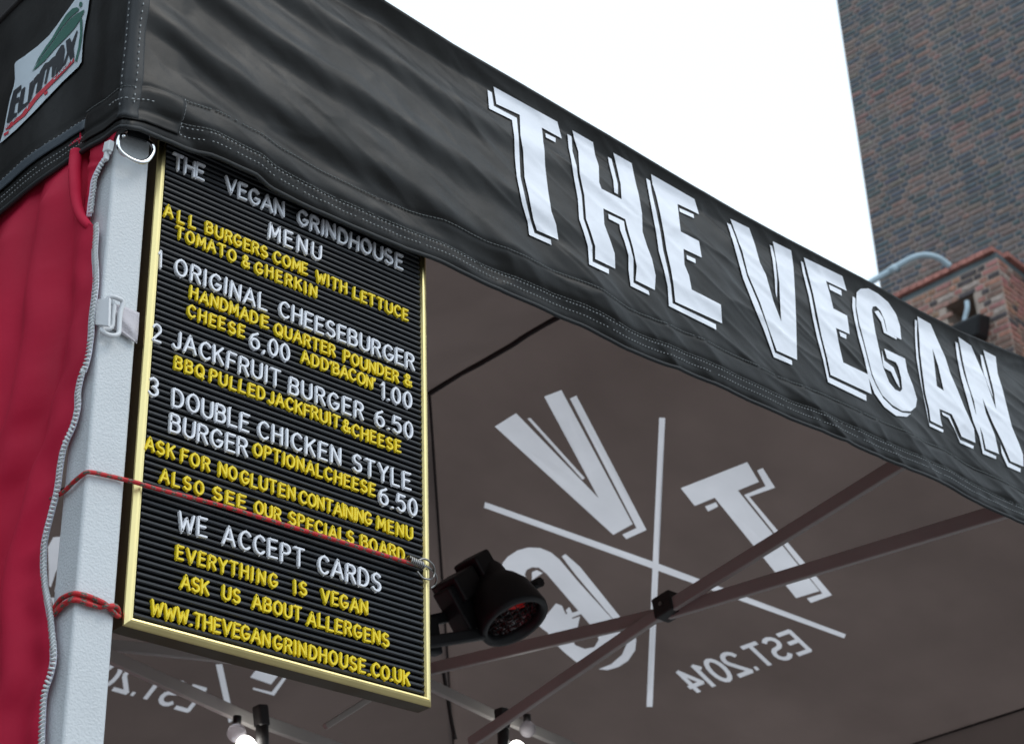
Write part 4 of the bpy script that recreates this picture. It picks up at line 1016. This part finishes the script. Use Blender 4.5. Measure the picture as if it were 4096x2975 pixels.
# zip teeth
tooth = bpy.data.meshes.new('zip_tooth'); gg = Geo(); gg.box((0, 0, 0), (.0015, 0, 0), (0, .0036, 0), (0, 0, .00128)); gg.box((-.0004, -.0038, 0), (.0013, 0, 0), (0, .0008, 0), (0, 0, .0008))
tooth.from_pydata(gg.v, [], gg.f); tooth.materials.append(M['zip'])
bm = bmesh.new(); bm.from_mesh(tooth); bmesh.ops.bevel(bm, geom=bm.edges[:], offset=.0006, segments=2, affect='EDGES'); bm.to_mesh(tooth); bm.free()
tooth.polygons.foreach_set('use_smooth', [True] * len(tooth.polygons))
def zipline(E, xoff, tape_w):
    pts = resample(E, .0039)
    for i, p in enumerate(pts[:-1]):
        d = (pts[i + 1] - p).normalized(); ang = math.atan2(d.y, -d.z)
        inst('zip_tooth', tooth, W(p + Vector((xoff, -.001, 0))), wall, (ang, 0, random.uniform(-.08, .08)))
    g = Geo(); vs, fs = [], []
    for p in pts:
        vs += [p + Vector((.0010, -.001, 0)), p + Vector((-.0012, tape_w, 0))]
    for i in range(len(pts) - 1): fs.append((2 * i, 2 * i + 1, 2 * i + 3, 2 * i + 2))
    o = mesh_obj('zip_tape', vs, fs, M['ziptape'], wall, smooth=True)
    m_ = o.modifiers.new('thickness', 'SOLIDIFY'); m_.thickness = .0012; m_.offset = 0
zipline(E1, 0, .004); zipline(E2, -.002, .0058)
p = E1[0]; g = Geo(); g.box(p + Vector((-.001, .000, .006)), (.003, 0, 0), (0, .0055, .0015), (0, -.0012, .0055)); g.box(p + Vector((-.001, .0025, -.004)), (.0022, 0, 0), (0, .0025, 0), (0, 0, .005))
bevel(g.build('zip_stop', M['zip'], wall), .0012, 3)

# ------------------------------------------------------------------ strap and buckle on the post
BK = (0, 500, .607)
def sp(x, y, yy): return P(*crop(*BK, [(x, y)])[0], yy)
strap = empty('webbing_strap', W(sp(820, 1300, YPOST)), 'white webbing strap with a plastic buckle round the post at the zip', 'strap')
ys = YPOST - .0028
rowsu = [[(752, 1180), (745, 1335)], [(790, 1190), (780, 1352)], [(835, 1205), (822, 1385)], [(880, 1225), (865, 1412)], [(916, 1240), (903, 1432)]]
vs, fs = [], []; N_ = 12
for i, (a, b) in enumerate(rowsu):
    for k in range(N_ + 1):
        t = k / N_; q = sp(a[0] + (b[0] - a[0]) * t, a[1] + (b[1] - a[1]) * t, ys - .0035 * math.exp(-((t - (.25 + .15 * i)) / .16) ** 2) - .0015 * (i % 2) * t - (.004 if i == 4 and False else 0)); vs.append(q)
for i in range(4):
    for k in range(N_): a = i * (N_ + 1) + k; fs.append((a, a + 1, a + N_ + 2, a + N_ + 1))
o = mesh_obj('webbing', vs, fs, M['strap'], strap, smooth=True); m_ = o.modifiers.new('thickness', 'SOLIDIFY'); m_.thickness = .0016; m_.offset = 0
g = Geo(); a0, b0, c0, d0 = sp(742, 1335, ys), sp(903, 1436, ys), sp(890, 1420, ys - .003), sp(800, 1352, ys - .003); g.add([a0, b0, c0, d0], [(0, 1, 2, 3)])
o = g.build('webbing_fold', M['strap'], strap); m_ = o.modifiers.new('thickness', 'SOLIDIFY'); m_.thickness = .0018; m_.offset = 0
# strap running behind the post from its right edge
g = Geo(); g.bar(Vector((pxr + .001, YPOST + .018, sp(905, 1335, YPOST).z)), Vector((pxr + .001, YPOST + .0005, sp(905, 1335, YPOST).z)), .022, .0016); g.build('webbing_return', M['strap'], strap)
def sq(x, y, xx_=pxl - .004): return hit(*crop(*BK, [(x, y)])[0], 0, xx_)
g = Geo(); v_ = [sq(638, 1152), sq(728, 1142, pxl + .001), sq(722, 1330, pxl + .001), sq(632, 1318)]; g.add(v_, [(0, 1, 2, 3)])
o = g.build('buckle_tab', M['buckle'], strap); m_ = o.modifiers.new('thickness', 'SOLIDIFY'); m_.thickness = .003; m_.offset = 0; bevel(o, .0006, 2)
g = Geo(); loop = [sp(706, 1150, ys - .003), sp(735, 1132, ys - .006), sp(775, 1142, ys - .007), sp(808, 1168, ys - .006), sp(790, 1250, ys - .0055), sp(785, 1330, ys - .006), sp(778, 1378, ys - .007), sp(735, 1388, ys - .007), sp(690, 1372, ys - .006), sp(672, 1345, ys - .003), sp(735, 1335, ys - .003), sp(745, 1250, ys - .003), sp(750, 1185, ys - .003)]
pts_ = catmull(loop + [loop[0]], 4)[:-1]; g.tube(pts_, .0024, 10, closed=True); g.build('buckle', M['buckle'], strap, smooth=True)

# ------------------------------------------------------------------ maker's label on the side valance
lab = (0, 0, .3643)
def lmesh(name, polys, m, off, step=.006, holes=()):
    pp_ = [[on_side(*q) for q in crop(*lab, pl)] for pl in polys]
    ov, tr, wh = tess(pp_, (), step); o = mesh_obj(name, [VS(q.x, q.y, off) for q in ov], tr, m, LAB, smooth=True); fix_normals(o); return o
LAB = mesh_obj('canopy_label', *(lambda t: ([VS(q.x, q.y, .0022) for q in t[0]], t[1]))(tess([[on_side(*q) for q in crop(*lab, [(15,1585),(60,1450),(95,1260),(130,1090),(170,960),(185,880),(180,720),(195,690),(300,620),(430,520),(560,400),(650,280),(720,180),(800,70),(850,0),(900,-75),(1012,-75),(1000,0),(985,130),(960,250),(935,400),(925,520),(915,690),(880,745),(700,915),(600,1020),(400,1230),(200,1430),(50,1560)])]], (), .005)), M['label'], canopy, smooth=True)
LAB['label'] = 'white label with a green leaf shape and bold black Eurmax lettering'
lmesh('leaf_print', [[(372,803),(410,735),(450,650),(520,540),(600,430),(680,290),(750,180),(820,110),(870,95),(895,110),(890,132),(800,205),(700,325),(600,472),(480,632)],
                     [(378,800),(484,645),(603,485),(703,340),(803,220),(882,160),(950,122),(950,150),(920,210),(850,320),(760,420),(640,540),(520,680),(430,760)],
                     [(895,60),(905,38),(922,35),(932,55),(925,85),(908,97),(896,85)],
                     [(905,215),(930,220),(932,400),(912,530),(872,690),(850,690),(885,540),(905,400)]], M['green'], .0031)
lmesh('label_letter', [[(175,1012),(262,943),(256,1000),(212,1040),(205,1095),(242,1075),(236,1125),(195,1150),(178,1262),(215,1247),(205,1292),(110,1368),(100,1355),(140,1150)]], M['lblack'], .0031)
lmesh('label_letter', [[(262,1000),(305,962),(275,1165),(330,1130),(352,930),(392,890),(350,1140),(318,1170),(218,1262),(225,1180)]], M['lblack'], .0031)
lmesh('label_letter', [[(398,880),(440,830),(494,808),(482,862),(412,932),(372,1090),(350,1128),(358,1060)]], M['lblack'], .0031)
lmesh('label_letter', [[(416,1050),(440,920),(465,800),(520,710),(560,695),(600,650),(650,620),(662,640),(622,850),(592,868),(598,740),(575,740),(535,925),(510,940),(545,770),(525,770),(480,985)]], M['lblack'], .0031)
lmesh('label_letter', [[(632,850),(648,760),(628,700),(640,610),(665,565),(700,510),(727,505),(740,560),(722,720),(707,760),(672,800)]], M['lblack'], .0031)
lmesh('label_letter', [[(750,465),(795,430),(815,480),(870,350),(882,358),(835,540),(842,640),(800,682),(780,610),(745,720),(715,740),(762,600)]], M['lblack'], .0031)
lmesh('label_stripe', [[(95,1395),(250,1280),(420,1060),(600,880),(840,650),(842,690),(610,930),(430,1112),(300,1285),(130,1425),(85,1440)],
                       [(70,1480),(125,1447),(120,1475),(70,1510)], [(512,1030),(550,1008),(548,1040),(512,1062)]], M['lred'], .0031)
tx = flat_text('BEST', (105, 1420), (350, 1195), (110, 1392), .10, .9) + flat_text('CANOPY', (625, 895), (835, 688), (628, 862), .10, .35)
pp_ = [[on_side(*q) for q in crop(*lab, pl)] for pl in tx]
g = Geo()
for q in pp_: g.add([VS(a, b, .0038) for a, b in q], [(0, 1, 2, 3)])
g.build('label_text', M['label'], LAB)

# ------------------------------------------------------------------ spotlight below the roof
HC = (1650, 2100, .3643); YS = 2.10
def hp(x, y, yy=YS): return hit(*crop(*HC, [(x, y)])[0], 1, yy)
spot = empty('heat_lamp', W(hp(700, 700)), 'black round reflector lamp with a red element pointing down beside the menu board', 'lamp')
fc_ = hp(1070, 965, YS - .02); vdir = -fc_.normalized()
wdir = hp(1070 + 50, 965 + 86, YS - .02) - fc_; wdir = (wdir - vdir * wdir.dot(vdir)).normalized()
ax = (vdir * .50 + wdir * .866).normalized()
e1 = vdir.cross(ax).normalized(); e2 = ax.cross(e1)
def lathe(prof, c, ax_, a1, a2, n=32):
    g = Geo(); b = 0
    for h, r in prof:
        for k in range(n):
            t = 2 * math.pi * k / n; g.v.append(c + ax_ * h + (a1 * math.cos(t) + a2 * math.sin(t)) * r)
    for i in range(len(prof) - 1):
        for k in range(n): g.f.append((i * n + k, i * n + (k + 1) % n, (i + 1) * n + (k + 1) % n, (i + 1) * n + k))
    return g
RL = .0575
g = lathe([(-.100, .001), (-.100, .022), (-.085, .029), (-.068, .031), (-.055, .042), (-.035, .053), (-.008, RL), (.012, RL + .003), (.020, RL + .001), (.020, RL - .008), (.006, RL - .010)], fc_, ax, e1, e2, 40)
g.build('housing', M['lampblack'], spot, smooth=True)
g = lathe([(.004, RL - .009), (-.012, RL - .014), (-.030, .040), (-.045, .022), (-.050, .001)], fc_, ax, e1, e2, 40)
refl = mat('faceted_reflector', (.22, .20, .20), .22, metal=1.0, bump=1.0, bscale=90, bdist=.006); g.build('reflector', refl, spot)
mesh_m = mat('wire_guard', (.03, .03, .032), .35, metal=.6)
g = Geo()
for k in range(-4, 5):
    o_ = k * .0135; hl = math.sqrt(max(0, (RL - .009) ** 2 - o_ ** 2))
    g.bar(fc_ + e1 * o_ - e2 * hl + ax * .006, fc_ + e1 * o_ + e2 * hl + ax * .006, .0011, .0011); g.bar(fc_ + e2 * o_ - e1 * hl + ax * .0072, fc_ + e2 * o_ + e1 * hl + ax * .0072, .0011, .0011)
g.build('wire_guard', mesh_m, spot)
g = Geo(); g.tube(catmull([fc_ - e1 * .024 + e2 * .006 - ax * .012, fc_ - e1 * .004 + e2 * .010 - ax * .010, fc_ + e1 * .012 - e2 * .004 - ax * .010, fc_ + e1 * .026 - e2 * .016 - ax * .012], 5), .0055, 10); g.build('heating_element', M['redglow'], spot, smooth=True)
g = Geo(); u_ = (hp(740, 400) - hp(560, 520)).normalized(); n_ = Vector((0, 1, 0)); v_ = u_.cross(n_).normalized()
g.box(hp(715, 500, YS + .02), u_ * .020, n_ * .028, v_ * .025); bevel(g.build('rear_box', M['lampblack'], spot), .005, 3)
g = Geo(); g.box(hp(500, 690, YS + .03), u_ * .027, n_ * .030, v_ * .022); g.box(hp(590, 860, YS + .03), u_ * .04, n_ * .02, v_ * .040); bevel(g.build('side_box', M['lampblack'], spot), .004, 3)
g = Geo(); kn = hp(1355, 645, YS - .02); g.tube([kn + Vector((0, .012, 0)), kn - Vector((0, .012, 0))], .0085, 8); g.bar(kn - e1 * .016, kn + e1 * .014, .003, .003); g.build('clamp_knob', M['lampblack'], spot)
g = Geo(); g.bar(hp(100, 1065, YS + .05), hp(480, 985, YS + .05), .018, .012); g.bar(hp(100, 1295, YS + .03), hp(780, 1190, YS + .01), .019, .014); g.bar(hp(480, 980, YS + .05), hp(600, 1130, YS + .03), .020, .012)
g.bar(hp(120, 1000, YS + .05), hp(180, 1420, YS + .05), .045, .02); bevel(g.build('mounting_arm', M['lampblack'], spot), .003, 2)

# ------------------------------------------------------------------ two small lit lamps clipped to the bars
def clip_lamp(px, py, yy, label, tilt, bx_):
    def q(dx, dy, y_=yy): return hit(px + dx, py + dy, 1, y_)
    e = empty('hanging_lamp', W(q(0, 0)), label, 'lamp', 'small lit lamps under the canopy')
    g = Geo(); a, b = q(-tilt, -52, yy - .015), q(tilt * .4, 34, yy - .015); g.bar(a, b, .021, .024, up=(1, 0, 0)); bevel(g.build('clip', M['joint'], e), .004, 3)
    g = Geo(); g.tube([q(tilt * .4, 30, yy - .015), q(tilt * .7, 120, yy - .015)], .0115, 16); g.build('socket', M['joint'], e, smooth=True)
    c = q(bx_, 128, yy - .01); g = Geo(); prof = []
    n = 14
    for i in range(n + 1):
        t = math.pi * i / n; prof.append((-math.cos(t) * .026, max(.0005, math.sin(t) * .019)))
    g = lathe(prof, c, Vector((.5, .2, -.84)).normalized(), Vector((.84, 0, .5)).normalized(), Vector((-.1, .98, .17)).normalized(), 20); g.build('bulb', M['bulb'], e, smooth=True)
    return e
clip_lamp(1046, 2872, YP - .03, 'small lit lamp clipped to the bar below the bottom edge of the menu board', 6, -58)
clip_lamp(2010, 2884, YP - .03, 'small lit lamp clipped where two bars meet, right of the menu board', 6, 62)
gl = bpy.data.materials.new('clear_globe'); gl.use_nodes = True; gb = gl.node_tree.nodes['Principled BSDF']; gb.inputs['Base Color'].default_value = (.62, .60, .64, 1)
gb.inputs['Transmission Weight'].default_value = 0.8; gb.inputs['Roughness'].default_value = .12; gb.inputs['IOR'].default_value = 1.1
for (px, py, lb) in ((946, 2930, 'unlit clear globe bulb beside the lit lamp below the menu board'), (2110, 2915, 'unlit clear globe bulb on the bar beside the lit lamp right of the menu board')):
    c = hit(px, py, 1, YP - .03); e = empty('globe_bulb', W(c), lb, 'bulb')
    g = lathe([(-math.cos(math.pi * i / 12) * .0165, max(.0004, math.sin(math.pi * i / 12) * .0165)) for i in range(13)], c, Vector((0, 0, 1)), Vector((1, 0, 0)), Vector((0, 1, 0)), 20); g.build('globe', gl, e, smooth=True)
    g = Geo(); g.tube([c + Vector((0, 0, .015)), c + Vector((0, 0, .030))], .0075, 12); g.build('cap', M['joint'], e, smooth=True)


dk = empty('dark_building', (-8, 6, 0), 'unlit black building wall seen only in the upper left corner of the picture', 'building')
g = Geo(); g.box((-12, 6, 2.6), (4, 0, 0), (0, 9, 0), (0, 0, 2.6)); g.box((-1.3, 12.0, 7.5), (6.69, 0, 0), (0, 3, 0), (0, 0, 7.5))  # low left block is out of view, added to darken the stall's left side
g.build('wall', M['darkroof'], dk, rel=False)
g = Geo()
for i in range(5): g.box((-7.96, -1 + i * 3.4, 3.2), (.05, 0, 0), (0, .7, 0), (0, 0, .8))
for i in range(4): g.box((-2.4 + i * 1.7, 8.96, 11.0), (.5, 0, 0), (0, .05, 0), (0, 0, 1.0))
fr = g.build('window', M['lampblack'], dk, rel=False)
